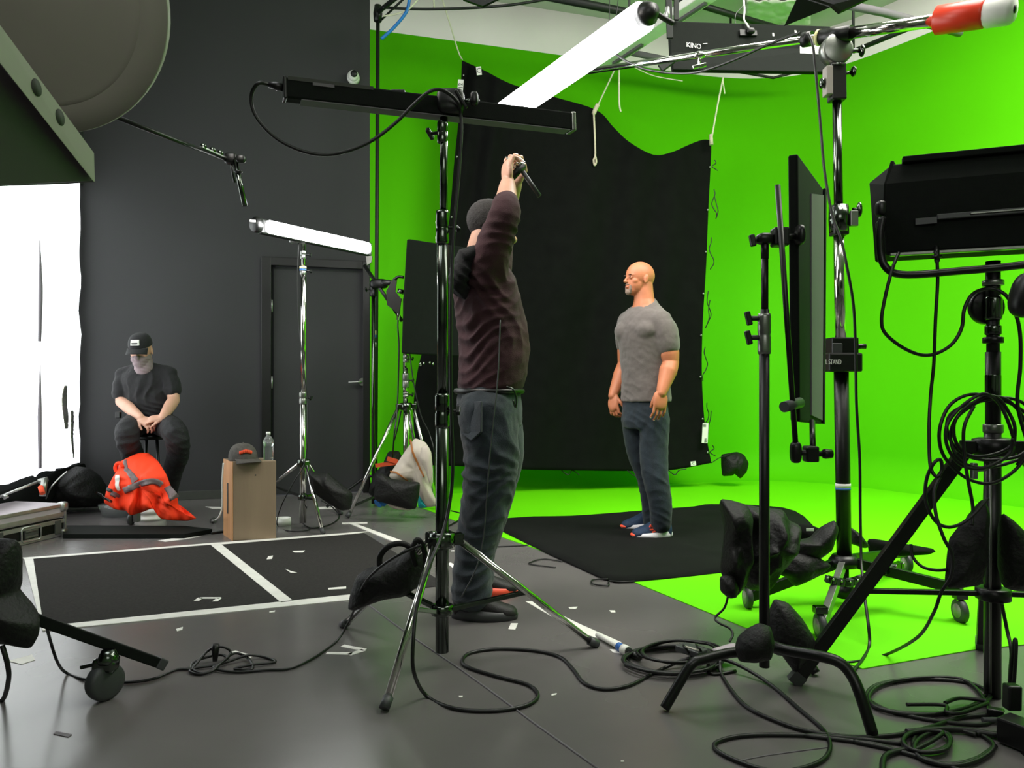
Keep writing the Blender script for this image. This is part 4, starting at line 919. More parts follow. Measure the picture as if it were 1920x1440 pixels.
# base: legs, chain spreader, casters
MB().prof(mast(1062), mast(1040), [(0, .06), (.5, .068), (1, .05)], 24).build('base_collar', 'blk', t)
MB().cyl(mast(1112), mast(1060), .02).build('lower_tube', 'blk', t)
MB().prof(mast(1120), mast(1098), [(0, .035), (1, .04)], 8).build('bottom_nut', 'blk', t)
bq = mast(1050)
tips = [P(1538, 1180, 2.95), P(1800, 1105, 3.15), P(1402, 1120, 3.35), P(1700, 1035, 4.0)]
for tp, mm in zip(tips, ('grey', 'blk', 'blk', 'blk')):
    MB().bar(bq+(tp-bq).normalized()*.05, tp, .028, .045).build('leg', 'steel' if mm == 'grey' else 'blk', t, .002)
    g = V((tp.x, tp.y, 0)); wv = MB()
    wv.prof(g+V((-.014, 0, .05)), g+V((.014, 0, .05)), [(0, .04), (.15, .05), (.85, .05), (1, .04)], 28)
    cw = wv.build('caster', 'rubber', t)
    MB().prof(g+V((-.015, 0, .05)), g+V((.015, 0, .05)), [(0, .03), (1, .03)], 20).build('wheel_hub', 'grey', cw)
    MB().cyl(g+V((0, .0, .09)), V((g.x, g.y, tp.z+.01)), .014).build('caster_stem', 'chrome', t)
    MB().bar(g+V((0, 0, .1)), g+V((0, 0, .13)), .05, .04, (0, 1, 0)).build('caster_fork', 'dchrome', t, .004)
# cluttered perforated brace
a, b = P(1548, 1085, 3.2), P(1690, 1058, 3.35)
pts = smooth([a, P(1590, 1092, 3.2), P(1635, 1078, 3.25), b], 6)
for i in range(len(pts)-1):
    MB().bar(pts[i], pts[i+1], .03, .03).build('brace_link', 'dchrome' if i % 3 else 'rubber', t, .003)
for i in range(0, len(pts), 2): MB().ell(pts[i]+V((0, -.022, .008)), (.005, .004, .005), n=8, m=5).build('brace_rivet', 'chrome', t)
# boom arm, counterweight, tube lamp
H0 = P(1567, 70, D)
L_, R_ = P(1085, 136, 4.55), P(1868, 22, 2.94)
t = thing('boom_pole', 'long chrome boom pole with red counterweight crossing above the set', 'pole', H0)
def bp_(f): return L_.lerp(R_, f)
ax = (R_-L_).normalized()
def fu(u): k = (u-960)/F; return (k*L_.y-L_.x)/((R_.x-L_.x)-k*(R_.y-L_.y))
f0 = fu(1567)
MB().cyl(L_, bp_(fu(1540)), .0175, n=20).build('thin_tube', 'chrome', t)
MB().cyl(bp_(fu(1590)), bp_(fu(1760)), .026, n=20).build('thick_tube', 'chrome', t)
MB().cyl(bp_(fu(1506)), bp_(fu(1522)), .034, n=20).build('pole_clamp', 'blk', t)
MB().cyl(bp_(fu(1537)), bp_(fu(1596)), .034, n=24).build('boom_sleeve', 'blk', t)
MB().cyl(bp_(fu(1533)), bp_(fu(1538)), .036, n=24).build('sleeve_ring', 'ltape', t)
hb = bp_(f0)+V((0, 0, -.07))
MB().prof(hb+V((0, -.03, 0)), hb+V((0, .03, 0)), [(0, .06), (.1, .07), (.9, .07), (1, .06)], 32).build('tilt_disc', 'steel', t)
kb = MB().cyl(hb+V((.05, 0, .0)), hb+V((.1, -.02, -.01)), .009); kb.ell(hb+V((.11, -.02, -.01)), (.012, .02, .028)); kb.build('disc_knob', 'dchrome', t)
cw0, cw1 = bp_(fu(1753)), bp_(fu(1848))
MB().prof(cw0, cw1, [(0, .042), (.05, .057), (.95, .057), (1, .052)], 32).build('counterweight', 'red', t)
cax = (cw1-cw0).normalized()
MB().prof(cw1, cw1+cax*.1, [(0, .052), (.1, .057), (.85, .057), (1, .045)], 12).build('weight_end', 'label', t)
MB().prof(cw1+cax*.1, cw1+cax*.104, [(0, .016), (1, .016)], 8).build('end_bolt', 'blk', t)
q = P(1307, 104, 3.92); mb = MB(); mb.ell(q+V((0, -.05, -.02)), (.03, .02, .02)); mb.cyl(q+V((0, -.05, -.03)), q+V((0, -.05, -.07)), .008); mb.bar(q+V((-.035, -.05, -.085)), q+V((.035, -.05, -.07)), .018, .018); mb.build('wing_clamp', 'chrome', t, .003)
cable('boom_cable', 'black cable swagged under the chrome boom pole to the overhead tube', [P(1128, 96, 4.3), P(1145, 96, 4.3), P(1175, 115, 4.25), P(1210, 130, 4.2), P(1260, 137, 4.1), P(1310, 135, 3.9), P(1370, 115, 3.75), P(1430, 88, 3.6), P(1470, 72, 3.5), P(1500, 62, 3.42)], .0065)
cable('boom_cable', 'black cable running down beside the boom stand mast to the floor', [P(1516, 62, 3.33), P(1524, 85, 3.3), P(1530, 140, 3.3), P(1538, 230, 3.3), P(1546, 320, 3.28), P(1560, 400, 3.25), P(1577, 450, 3.22), P(1588, 500, 3.2), P(1600, 570, 3.2), P(1604, 650, 3.2), P(1606, 760, 3.2), P(1612, 860, 3.2), P(1613, 960, 3.2), P(1615, 1050, 3.15), P(1620, 1110, 3.0), P(1628, 1170, 2.9), G(1630, 1210, .006), G(1618, 1235, .006), G(1598, 1260, .006)], .006)
# overhead lit tube on the boom tip
a, b = P(948, 212, 4.9), P(1205, 32, 3.75)
t = thing('tube_fixture', 'glowing tube light hanging slanted from the boom pole tip', 'light', (a+b)/2)
dv = (b-a).normalized()
MB().bar(a+V((0, .045, .03)), b+V((0, .045, .03)), .06, .07).build('housing', 'plast', t, .01)
MB().cyl(a, b, .078, n=24).build('glowing_tube', 'tube2', t)
MB().prof(b, b+dv*.09, [(0, .06), (.5, .06), (1, .03)], 20).build('end_cap', 'blk', t)
cable('lead', None, [b+dv*.08, P(1235, 28, 3.72), P(1262, 44, 3.75)], .014, 'cable', parent=t)
MB().prof(P(1116, 114, 4.3), P(1126, 100, 4.3), [(0, .015), (.3, .034), (.8, .034), (1, .012)], 20).build('clamp_knob', 'blue', t)
MB().bar(P(1124, 108, 4.3), P(1145, 98, 4.32), .03, .05).build('clamp_arm', 'whitemet', t, .004)
mb = MB(); mb.ell(P(1070, 152, 4.5), (.035, .02, .018)); mb.ell(P(1062, 158, 4.5), (.02, .03, .015)); mb.build('tip_clamp', 'steel', t)
l = bpy.data.lights.new('overhead_tube_glow', 'AREA'); l.shape = 'RECTANGLE'; l.size = 1.4; l.size_y = .12; l.energy = 14
lo = bpy.data.objects.new('overhead_tube_glow', l); COL.objects.link(lo); lo.location = (a+b)/2+V((0, -.02, -.1))
yv = V((0, -.3, 0)); zz = V((0, -.2, 1)); zz = (zz-dv*zz.dot(dv)).normalized(); R = Matrix((dv, zz.cross(dv), zz)).transposed(); lo.rotation_euler = R.to_euler()

# ================================================================== C-STAND WITH THE SIDEWAYS PANEL
D = 2.36; X0 = xpx(1433, D)
t = thing('grip_stand', 'black grip stand with curved tube legs holding the sideways panel', 'stand', (X0, D, 0))
poles(t, 1433, D, [(1433, 655, 1250, 9.5), (1434, 580, 660, 8), (1434, 475, 600, 6.5)], 'blk')
mb = MB().cyl((X0-.0165, D-.008, .12), (X0-.0165, D-.008, zpx(665, D)), .003, n=6)
collar(t, X0, D, zpx(664, D), zpx(588, D), 12/F*D, 'steel', None)
for v in (597, 633):
    q = V((X0, D, zpx(v, D))); mb = MB().cyl(q, q+V((-.045, 0, 0)), .008); mb.bar(q+V((-.055, 0, .022)), q+V((-.045, 0, -.022)), .018, .015, (0, 1, 0)); mb.build('tee_knob', 'plast', t, .004)
q = P(1434, 448, D)
mb = MB(); mb.ell(q, (.028, .025, .018), e=.7); mb.cyl(q+V((0, 0, 0)), P(1434, 485, D), .012); mb.build('grip_head', 'blk', t)
mb = MB().cyl(q, P(1412, 449, D), .008); mb.bar(P(1409, 440, D), P(1413, 462, D), .018, .016, (0, 1, 0)); mb.build('tee_knob', 'plast', t, .004)
MB().cyl(q, P(1500, 443, D), .010).build('head_shaft', 'blk', t)
MB().box(P(1462, 445, D), (.048, .05, .058)).build('head_disc', 'blk', t, .006)
MB().ell(P(1499, 441, D), (.014, .03, .032), e=.7).build('grip_knob', 'blk', t)
ar = MB(); ar.cyl(P(1458, 347, D-.035), P(1492, 838, D-.035), .0085); ar.build('grip_arm', 'blk', t)
q = P(1492, 848, D-.03)
mb = MB(); mb.ell(q, (.016, .02, .034), e=.6); mb.cyl(q, P(1552, 852, D-.02), .009); mb.build('lower_head', 'blk', t)
MB().box(P(1520, 851, D-.02), (.04, .045, .05)).build('head_disc', 'blk', t, .006)
MB().prof(P(1543, 851, D-.02), P(1560, 851, D-.02), [(0, .014), (.3, .016), (1, .014)], 8).build('grip_knob', 'blk', t)
# curved legs
for pts in ([(1434, 1238, D), (1408, 1230, D), (1350, 1233, 2.32), (1310, 1238, 2.31), (1290, 1250, 2.3)], ):
    L1 = [V((X0, D, .155)), V((X0-.1, D-.01, .16)), P(1320, 1236, 2.32), P(1300, 1243, 2.31), P(1285, 1262, 2.305), G(1246, 1328, .01)]
    MB().tube(smooth(L1, 6), .0155, 14).build('leg', 'blk', t)
L2 = [V((X0, D, .19)), P(1470, 1218, 2.3), P(1530, 1229, 2.23), P(1570, 1240, 2.2), P(1594, 1262, 2.18), P(1612, 1300, 2.15), G(1636, 1376, .01)]
MB().tube(smooth(L2, 6), .0165, 14).build('leg', 'blk', t)
L3 = [V((X0, D, .2)), P(1460, 1220, 2.45), P(1500, 1220, 2.6), G(1530, 1262, .01)]
MB().tube(smooth(L3, 6), .0155, 14).build('leg', 'blk', t)
# the panel seen nearly edge on
t = thing('flat_panel', 'tall thin black framed panel light seen almost edge on', 'panel', P(1520, 795, 2.5))
a0, a1, b0, b1 = P(1497, 288, 2.35), P(1497, 792, 2.35), P(1547, 358, 2.75), P(1545, 792, 2.75)
a1 = V((a0.x, a0.y, zpx(792, 2.35))); b1 = V((b0.x, b0.y, zpx(740, 2.75)))
b0 = P(1546, 357, 2.85); b1 = P(1543, 795, 2.85); a1 = P(1500, 790, 2.40); a0 = P(1496, 288, 2.35)
nn = (b0-a0).cross(V((0, 0, 1))).normalized()
MB().prism([a0, b0, b1, a1], nn*-.03).build('panel_frame', 'blkmatte', t, .006)
f1, f2 = .5, .95
def pq2(s, q): return a0.lerp(b0, s).lerp(a1.lerp(b1, s), q)
MB().prism([pq2(.42, .09), pq2(.93, .03), pq2(.93, .985), pq2(.42, .97)], nn*.004).build('scrim', 'greymid', t)
MB().prism([pq2(.93, .0), pq2(1.0, .0), pq2(1.0, 1), pq2(.93, 1)], nn*.008).build('edge_strip', 'blkmatte', t, .002)
MB().cyl(P(1523, 790, 2.45), P(1524, 838, 2.36), .009).build('mount_pin', 'blk', t)
MB().cyl(P(1500, 755, 2.36), P(1470, 763, 2.3), .017).build('panel_knob', 'rubber', t)

# ================================================================== BIG FIXTURE ON THE RIGHT STAND
D = 2.4; X0 = xpx(1862, D)
t = thing('light_stand', 'sturdy black stand with square legs carrying the big hooded fixture', 'stand', (X0, D, 0))
poles(t, 1862, D, [(1861, 800, 1308, 14.5), (1862, 660, 830, 13), (1862, 570, 700, 11), (1862, 490, 600, 12.5)], 'blk')
MB().cyl((X0-.02, D-.018, .02), (X0-.02, D-.018, zpx(820, D)), .0045, n=8).build('pole_strip', 'steel', t)
for v0, v1, rp, m_ in ((795, 812, 17, 'steel'), (700, 745, 13.5, 'dchrome'), (632, 644, 17.5, 'blk'), (525, 536, 18, 'steel'), (556, 600, 15, 'dchrome'), (610, 628, 14, 'dchrome')):
    MB().prof((X0, D, zpx(v1, D)), (X0, D, zpx(v0, D)), [(0, rp/F*D*.9), (.1, rp/F*D), (.9, rp/F*D), (1, rp/F*D*.9)], 24).build('collar', m_, t)
c = V((X0, D+.03, zpx(574, D)))
MB().prof(c+V((0, -.01, 0)), c+V((0, .02, 0)), [(0, .05), (.2, .056), (.8, .056), (1, .05)], 32).build('tilt_disc', 'blk', t)
tripod(t, X0, D, zpx(838, D), [G(1487, 1283), G(1838, 1217), V((X0+.75, D-.05, 0))], .014, zpx(1113, D), .62, 'blk', square=.028, hub=.06, bm='blk')
q = P(1826, 880, D-.05); mb = MB().cyl(q+V((.05, .02, 0)), q, .008); mb.bar(q+V((0, 0, .02)), q-V((0, 0, .03)), .016, .02, (0, 1, 0)); mb.build('tee_knob', 'steel', t, .003)
t = thing('hooded_fixture', 'big black hooded bank light with yoke in front of the green wall', 'light', P(1800, 480, 2.4))
# housing cross-section at left end, long toward right
q0 = lambda u, v, d: P(u, v, d)
Lp = [(1662, 475, 2.42), (1657, 395, 2.42), (1659, 345, 2.42), (1672, 308, 2.44)]
dirv = (P(2035, 268, 2.06)-P(1672, 308, 2.44))
lp = [P(*x) for x in Lp]; lpb = [lp[0]+V((.05, .18, 0)), lp[3]+V((.03, .22, 0))]
ring = [lp[0], lp[1], lp[2], lp[3], lpb[1], lpb[0]]
ex = V((.82, -.32, .0)); ex = ex.normalized()*.95
mb = MB(); n = 6; vs = ring+[p+ex for p in ring]
mb.add(vs, [tuple(reversed(range(n))), tuple(range(n, 2*n))]+[(i, (i+1) % n, n+(i+1) % n, n+i) for i in range(n)], False)
mb.build('housing', 'blkmatte', t, .006)
MB().prism([lp[0]+V((0, 0, -.006)), lp[1]+V((-.004, 0, 0)), lp[2]+V((-.004, 0, 0)), lp[3]+V((-.004, 0, .012)), lp[3]+V((.03, .05, .012)), lp[0]+V((.03, .05, 0))], (.012, 0, 0)).build('end_plate', 'blkmatte', t, .003)
exn = ex.normalized()
dn = V((exn.y, -exn.x, 0)); dn = dn if dn.y < 0 else -dn
MB().bar(lp[3]+exn*.03+V((0, 0, .008))+dn*.004, lp[3]+ex+V((0, 0, .008))+dn*.004, .03, .02).build('top_lip', 'blkmatte', t, .003)
MB().bar(lp[0]+exn*.01+V((0, 0, -.006)), lp[0]+ex+V((0, 0, -.006)), .02, .01).build('bottom_lip', 'steel', t, .002)
bz = P(1700, 415, 2.42)
MB().bar(lp[1]+exn*.15+dn*.008+V((0, 0, -.035)), lp[1]+exn*.9+dn*.008+V((0, 0, -.03)), .012, .018).build('ballast_strip', 'rubber', t, .003)
MB().bar(lp[1]+exn*.24+dn*.015+V((0, 0, -.033)), lp[1]+exn*.6+dn*.015+V((0, 0, -.03)), .008, .006).build('bright_strip', 'steel', t, .002)
MB().bar(lp[1]+exn*.09+dn*.008+V((0, 0, -.045)), lp[1]+exn*.15+dn*.008+V((0, 0, -.044)), .006, .02).build('label_plate', 'rubber', t)
MB().bar(lp[1]+exn*.53+dn*.02+V((0, 0, -.028)), lp[1]+exn*.6+dn*.02+V((0, 0, -.028)), .008, .016).build('white_clip', 'label', t, .002)
yk = [P(1655, 408, 2.38), P(1650, 440, 2.38), P(1652, 478, 2.38), P(1660, 500, 2.37), P(1680, 513, 2.36), P(1720, 515, 2.34), P(1800, 508, 2.3), P(1870, 502, 2.27), P(1960, 492, 2.22)]
MB().tube(smooth(yk, 5), .012, 12).build('yoke', 'blk', t)
MB().ell(P(1651, 391, 2.4), (.014, .02, .024), e=.6).build('yoke_knob', 'plast', t)
MB().ell(P(1651, 421, 2.4), (.012, .018, .012), e=.6).build('yoke_knob', 'plast', t)
mb = MB().cyl(P(1756, 462, 2.36), P(1757, 490, 2.34), .008); mb.cyl(P(1748, 482, 2.34), P(1765, 480, 2.34), .005); mb.build('cable_gland', 'blk', t)
cable('power_cable', 'black cable looping below the hooded fixture to its stand', [P(1685, 474, 2.36), P(1672, 508, 2.33), P(1658, 565, 2.33), P(1653, 602, 2.33), P(1660, 625, 2.33), P(1690, 650, 2.33), P(1725, 665, 2.33), P(1755, 663, 2.33), P(1785, 645, 2.33), P(1803, 615, 2.33), P(1808, 580, 2.33), P(1822, 553, 2.33), P(1845, 542, 2.34), P(1868, 543, 2.33), P(1890, 558, 2.3), P(1905, 590, 2.28), P(1913, 630, 2.28), P(1913, 690, 2.28), P(1908, 760, 2.28), P(1930, 840, 2.28)], .0055)
cable('power_cable', 'long black cable dropping from the hooded fixture into the coil', [P(1757, 488, 2.33), P(1758, 530, 2.33), P(1754, 600, 2.33), P(1751, 680, 2.33), P(1745, 740, 2.33), P(1742, 800, 2.3), P(1743, 860, 2.28), P(1748, 885, 2.26), P(1758, 893, 2.25), P(1766, 880, 2.25), P(1763, 862, 2.25), P(1750, 870, 2.25), P(1737, 900, 2.26), P(1736, 940, 2.26), P(1752, 975, 2.25), P(1775, 988, 2.24), P(1800, 983, 2.24), P(1825, 965, 2.24), P(1852, 935, 2.25)], .0052)
t = thing('cable_coil', 'black cable coil hung over the stand below the hooded fixture', 'cable coil', P(1862, 850, 2.3))
for k, (cu, cv, ru, rv, ph) in enumerate(((1838, 810, 62, 68, .1), (1848, 800, 58, 56, .5), (1858, 812, 75, 66, .9), (1846, 822, 90, 82, .3), (1862, 806, 82, 60, -.2))):
    dd = 2.27+.012*k
    MB().tube(smooth([P(cu+ru*math.cos(a*PI/6+ph)+6*math.sin(a+k), cv+rv*math.sin(a*PI/6+ph)+4*math.cos(a*1.7+k), dd+.008*math.sin(a*2)) for a in range(12)]+[P(cu+ru*math.cos(ph)+2, cv+rv*math.sin(ph)+9, dd+.01)], 5), .0052, 8).build('cable_loop', 'cable', t)
cable('power_cable', 'black cable falling in loose strands from the hanging coil to the sandbag', [P(1826, 762, 2.27), P(1808, 800, 2.26), P(1808, 850, 2.26), P(1815, 900, 2.25), P(1824, 950, 2.25), P(1822, 985, 2.24)], .005)
cable('power_cable', 'black cable hanging from the coil knot towards the square leg', [P(1762, 895, 2.25), P(1752, 920, 2.24), P(1755, 965, 2.22), P(1770, 1010, 2.2), P(1785, 1040, 2.2), P(1783, 1080, 2.2), P(1765, 1110, 2.22), P(1750, 1150, 2.28), P(1720, 1195, 2.45), G(1660, 1228, .006), G(1600, 1241, .006), G(1575, 1240, .006)], .0052)
cable('power_cable', 'black cable sagging from the square leg into the sandbag', [P(1708, 1020, 2.35), P(1712, 1045, 2.34), P(1730, 1063, 2.32), P(1755, 1069, 2.3), P(1775, 1068, 2.3)], .005)
cable('power_cable', 'black cable down the outer side of the sturdy stand', [P(1878, 1130, 2.35), P(1888, 1180, 2.35), P(1896, 1220, 2.3), P(1894, 1260, 2.3), P(1893, 1290, 2.28), P(1897, 1240, 2.27), P(1903, 1200, 2.27), P(1905, 1215, 2.26), P(1901, 1280, 2.26)], .0055)
sandbag('big black saddle sandbag hanging on the sturdy stand with the coil', [(1842, 935), (1852, 950), (1850, 1000), (1848, 1060), (1838, 1098), (1800, 1103), (1772, 1102), (1776, 1050), (1780, 1010), (1800, 985), (1822, 965)], 2.3, .05, seed=52, rough=.35)
sandbag('other lobe of the hanging black sandbag, outer side of the sturdy stand', [(1878, 960), (1900, 975), (1935, 1010), (1940, 1110), (1900, 1108), (1880, 1100), (1874, 1040)], 2.3, .05, seed=53, rough=.35)
t = thing('padded_stand', 'dark rounded rubber pad on a stand beside the hooded fixture stand', 'stand', (1.52, 2.0, 0))
MB().ell(P(1924, 553, 2.0), (.036, .04, .062), Matrix.Rotation(.25, 3, 'Y'), e=.8).build('rubber_pad', 'plast', t)
MB().cyl(P(1924, 553, 2.0), (1.52, 2.0, 1.245), .012).build('pad_arm', 'blk', t)
MB().cyl((1.52, 2.0, .02), (1.52, 2.0, 1.27), .016).build('pole', 'blk', t)
MB().prof((1.52, 2.0, 0), (1.52, 2.0, .02), [(0, .14), (1, .13)], 28).build('base_plate', 'blk', t)

# ---- sandbags and clothes around the boom base
sandbag('crumpled glossy black bag hanging over the boom stand leg', [(1350, 935), (1372, 938), (1400, 946), (1410, 965), (1408, 1000), (1412, 1050), (1400, 1095), (1380, 1120), (1360, 1095), (1350, 1070), (1356, 1020), (1360, 980)], 2.95, .08, seed=61, rough=.7)
sandbag('big black cloth bundle between the grip stand and the boom column', [(1395, 945), (1420, 950), (1468, 955), (1478, 975), (1500, 985), (1498, 1010), (1488, 1040), (1460, 1075), (1440, 1110), (1400, 1105), (1380, 1060), (1376, 1000)], 3.05, .12, seed=62, rough=.6)
sandbag('rounded black pouch below the crumpled bag', [(1350, 1080), (1375, 1078), (1385, 1100), (1380, 1120), (1366, 1122), (1350, 1108)], 2.9, .05, seed=63)
sandbag('grey black pillow sandbag strapped against the boom column', [(1486, 1015), (1520, 1010), (1545, 985), (1565, 975), (1572, 990), (1560, 1030), (1540, 1045), (1510, 1060), (1486, 1050)], 3.2, .07, seed=64)
sandbag('black sandbag lobe hanging under the pillow sandbag', [(1440, 1060), (1480, 1035), (1535, 1045), (1560, 1060), (1540, 1078), (1490, 1101), (1474, 1082), (1452, 1075)], 3.15, .05, seed=65, rough=.3)
sandbag('small black sandbag behind the boom column', [(1590, 985), (1612, 1000), (1630, 1025), (1620, 1028), (1590, 1018)], 3.5, .05, seed=66)
tag(Puff([(1625, 1008), (1700, 1020), (1748, 1028), (1755, 1034), (1740, 1040), (1690, 1042), (1630, 1045)], 3.9, .05, rough=.15, seed=67).mesh(6).build('rolled_cloth', 'cloth'), 'rolled black cloth sticking out behind the boom column', 'cloth')
tag(Puff([(1470, 978), (1520, 984), (1560, 1000), (1560, 1030), (1490, 1020), (1465, 1000)], 3.45, .06, rough=.2, seed=68).mesh(6).build('folded_cloth', 'floorcloth'), 'folded black cloth behind the pillow sandbag', 'cloth')
tag(MB().bar(P(1512, 993, 3.33), P(1526, 993, 3.33), .004, .012).build('cloth_tag', 'label'), 'small blue and white tag on the folded black cloth', 'tag')
sandbag('black sandbag leaning on the base of the grip stand', [(1452, 1122), (1478, 1130), (1505, 1160), (1528, 1198), (1524, 1225), (1505, 1245), (1490, 1262), (1470, 1235), (1452, 1210), (1440, 1190), (1440, 1150)], 2.5, .07, seed=71, rough=.12)
sandbag('rounded dark sandbag lobe before the grip stand pole', [(1378, 1215), (1384, 1195), (1404, 1178), (1425, 1168), (1445, 1175), (1452, 1205), (1445, 1235), (1415, 1242), (1385, 1240)], 2.28, .06, seed=72, rough=.1)
tag(Puff([(1332, 1218), (1380, 1204), (1384, 1230), (1350, 1228)], lambda u, v: 2.68, .03, rough=.2, seed=73).mesh(5).build('plastic_sheet', 'bluegrey'), 'pale plastic sheet lying under the grip stand sandbag', 'plastic')
cable('thin_cord', 'thin black cord from the rounded pouch to the floor', [P(1365, 1118, 2.85), P(1358, 1140, 2.85), P(1341, 1158, 2.85), P(1348, 1168, 2.82), P(1368, 1178, 2.8), P(1374, 1190, 2.78), P(1368, 1203, 2.76)], .0045)

# ================================================================== CLOSE BASES AND CABLES ON THE FLOOR
t = thing('rolling_base', 'black rolling stand base with caster at the frame edge', 'base', G(60, 1240))
a, b = P(-30, 1118, 2.1), P(300, 1246, 2.52); b = P(298, 1243, 2.55); a = P(10, 1140, 2.2)
MB().bar(a, b, .045, .032).build('leg', 'blkmatte', t, .003)
MB().bar(P(292, 1240, 2.54), P(306, 1246, 2.56), .05, .036).build('leg_cap', 'rubber', t, .004)
c = V((xpx(197, 2.42), 2.42, .0)); c = G(197, 1312)
w0 = c+V((0, 0, .058))
MB().prof(w0+V((-.02, .012, 0)), w0+V((.02, -.012, 0)), [(0, .045), (.12, .056), (.3, .058), (.7, .058), (.88, .056), (1, .045)], 32).build('caster_wheel', 'rubber', t)
MB().bar(w0+V((.0, 0, .035)), w0+V((.005, 0, .075)), .07, .05, (0, 1, 0)).build('caster_fork', 'dchrome', t, .01)
MB().prof(w0+V((.01, 0, .06)), w0+V((.01, 0, .1)), [(0, .03), (.3, .034), (1, .02)], 20).build('swivel_cap', 'dchrome', t)
MB().bar(w0+V((-.07, -.01, .05)), w0+V((-.02, -.01, .062)), .02, .012).build('brake_tab', 'plast', t, .003)
sandbag('black bag slumped on the rolling stand base at the frame edge', [(-40, 1008), (30, 1010), (34, 1040), (32, 1080), (18, 1112), (44, 1140), (72, 1170), (70, 1195), (58, 1216), (20, 1208), (-40, 1205)], 2.2, .09, seed=81, center=(0, 1120), rough=.12)
cable('power_cable', 'thin black cable running from the rolling base through the tangle to the leaning bag', [P(85, 1165, 2.3), P(94, 1200, 2.4), P(108, 1242, 2.45), G(125, 1262, .006), G(160, 1274, .006), G(200, 1277, .006), G(245, 1279, .006), G(290, 1272, .006), G(330, 1256, .006), G(356, 1254, .006), G(362, 1243, .01), G(385, 1233, .02), G(415, 1228, .02), G(428, 1238, .015), G(405, 1247, .01), G(370, 1252, .008), G(356, 1258, .008), G(372, 1264, .006), G(398, 1258, .01), G(418, 1240, .02), G(440, 1225, .02), G(462, 1232, .012), G(474, 1248, .008), G(468, 1256, .006), G(440, 1254, .006), G(470, 1247, .01), G(516, 1241, .006), G(495, 1232, .006), G(465, 1229, .02), G(430, 1240, .012), G(400, 1252, .01), G(440, 1260, .006), G(500, 1256, .006), G(545, 1253, .006), G(590, 1232, .006), G(630, 1203, .006), P(652, 1170, 2.95), P(665, 1140, 2.85), P(680, 1100, 2.7), P(705, 1070, 2.62), P(745, 1042, 2.56), P(790, 1022, 2.55)], .0048)
tag(MB().tube([P(403, 1240, 2.68), P(404, 1218, 2.7), P(405, 1208, 2.7)], [.008, .014, .012], 8).build('cable_plug', 'plast'), 'black plug standing up in the cable tangle', 'plug')
cable('power_cable', 'black loop of cable around the plug in the tangle', [P(405, 1212, 2.7), P(388, 1222, 2.7), G(372, 1240, .02), G(362, 1255, .008), G(385, 1262, .008), G(412, 1245, .02), P(432, 1225, 2.7), P(424, 1215, 2.7), P(408, 1212, 2.7)], .0045)
cable('power_cable', 'short black cable curling at the frame edge under the black bag', [P(4, 1210, 2.15), P(14, 1245, 2.15), P(16, 1275, 2.2), G(5, 1312, .006), G(-20, 1318, .006)], .007)

# sandbag on the middle stand's back leg
t, pf = sandbag('black shoulder sandbag slung on the leg of the middle chrome stand', [(652, 1142), (656, 1115), (668, 1080), (688, 1066), (712, 1058), (745, 1040), (775, 1018), (790, 1015), (803, 1038), (805, 1060), (790, 1095), (760, 1118), (720, 1124), (690, 1134), (665, 1145)], 2.78, .085, seed=91, center=(735, 1085), rough=.16)
MB().tube(smooth([P(712, 1060, 2.70), P(713, 1042, 2.69), P(728, 1025, 2.68), P(750, 1019, 2.68), P(768, 1026, 2.69), P(778, 1045, 2.7)], 6), .011, 8).build('handle_strap', 'bag', t)
MB().tube(smooth([P(780, 1060, 2.68), P(773, 1035, 2.66), P(782, 1012, 2.66), P(795, 1030, 2.68), P(800, 1070, 2.69)], 6), .010, 8).build('handle_strap', 'bag', t)

def coil(label, cu, cv, ru, rv, n, r=.0055, seed=0, z=.006, name='cable_coil', tail=None, jit=6):
    rnd = random.Random(seed); pts = []
    for k in range(n*8):
        a = 2*PI*k/8; f = 1-.1*rnd.random(); ku = cu+(ru*f)*math.cos(a)+rnd.uniform(-jit, jit)*ru/80; kv = cv+rv*f*math.sin(a)+rnd.uniform(-jit, jit)*.25*rv/30
        pts.append(G(ku, kv, z+.0045*(k//8)))
    if tail: pts += [G(*x) for x in tail]
    return cable(name, label, pts, r, cat='cable coil', k=5)
coil('black cable coil on the floor by the taped connector', 1262, 1237, 92, 26, 5, .0055, 3, tail=[(1330, 1262, .006), (1380, 1258, .006)])
coil('looser black cable coil beside the taped connector', 1275, 1222, 78, 22, 3, .005, 4, z=.03)
t = thing('taped_connector', 'cable connector wrapped in white and blue tape at the coil', 'connector', G(1165, 1217))
MB().tube([G(1120, 1190, .012), G(1163, 1214, .014)], .010, 10).build('cable_end', 'label', t)
MB().tube([G(1160, 1212, .015), G(1168, 1217, .016)], .016, 12).build('tape_wrap', 'btape', t)
MB().tube([G(1168, 1217, .016), G(1178, 1222, .016)], .019, 12).build('tape_wrap', 'label', t)
MB().tube([G(1178, 1222, .016), G(1200, 1234, .016)], [.016, .010], 12).build('connector_body', 'plast', t)
t = thing('power_adapter', 'flat grey power adapter strapped in cable on top of the coil', 'adapter', G(1290, 1222))
MB().bar(G(1275, 1212, .05), G(1318, 1226, .05), .06, .022).build('adapter_body', 'rubber', t, .004)
MB().bar(G(1282, 1211, .062), G(1312, 1220, .062), .012, .002).build('pale_label', 'grey', t)
for u in (1280, 1305): MB().tube(smooth([G(u, 1208, .04), G(u+5, 1214, .075), G(u+16, 1230, .03)], 5), .004, 8).build('cable_tie', 'cable', t)
cable('power_cable', 'black cable crossing the curved leg and sweeping to the frame bottom', [G(1350, 1240, .03), G(1352, 1262, .006), G(1370, 1292, .006), G(1400, 1325, .006), G(1450, 1350, .006), G(1510, 1370, .006), G(1600, 1382, .006), G(1680, 1378, .006), G(1740, 1365, .006), G(1800, 1346, .006), G(1860, 1340, .008), G(1880, 1332, .01)], .0065)
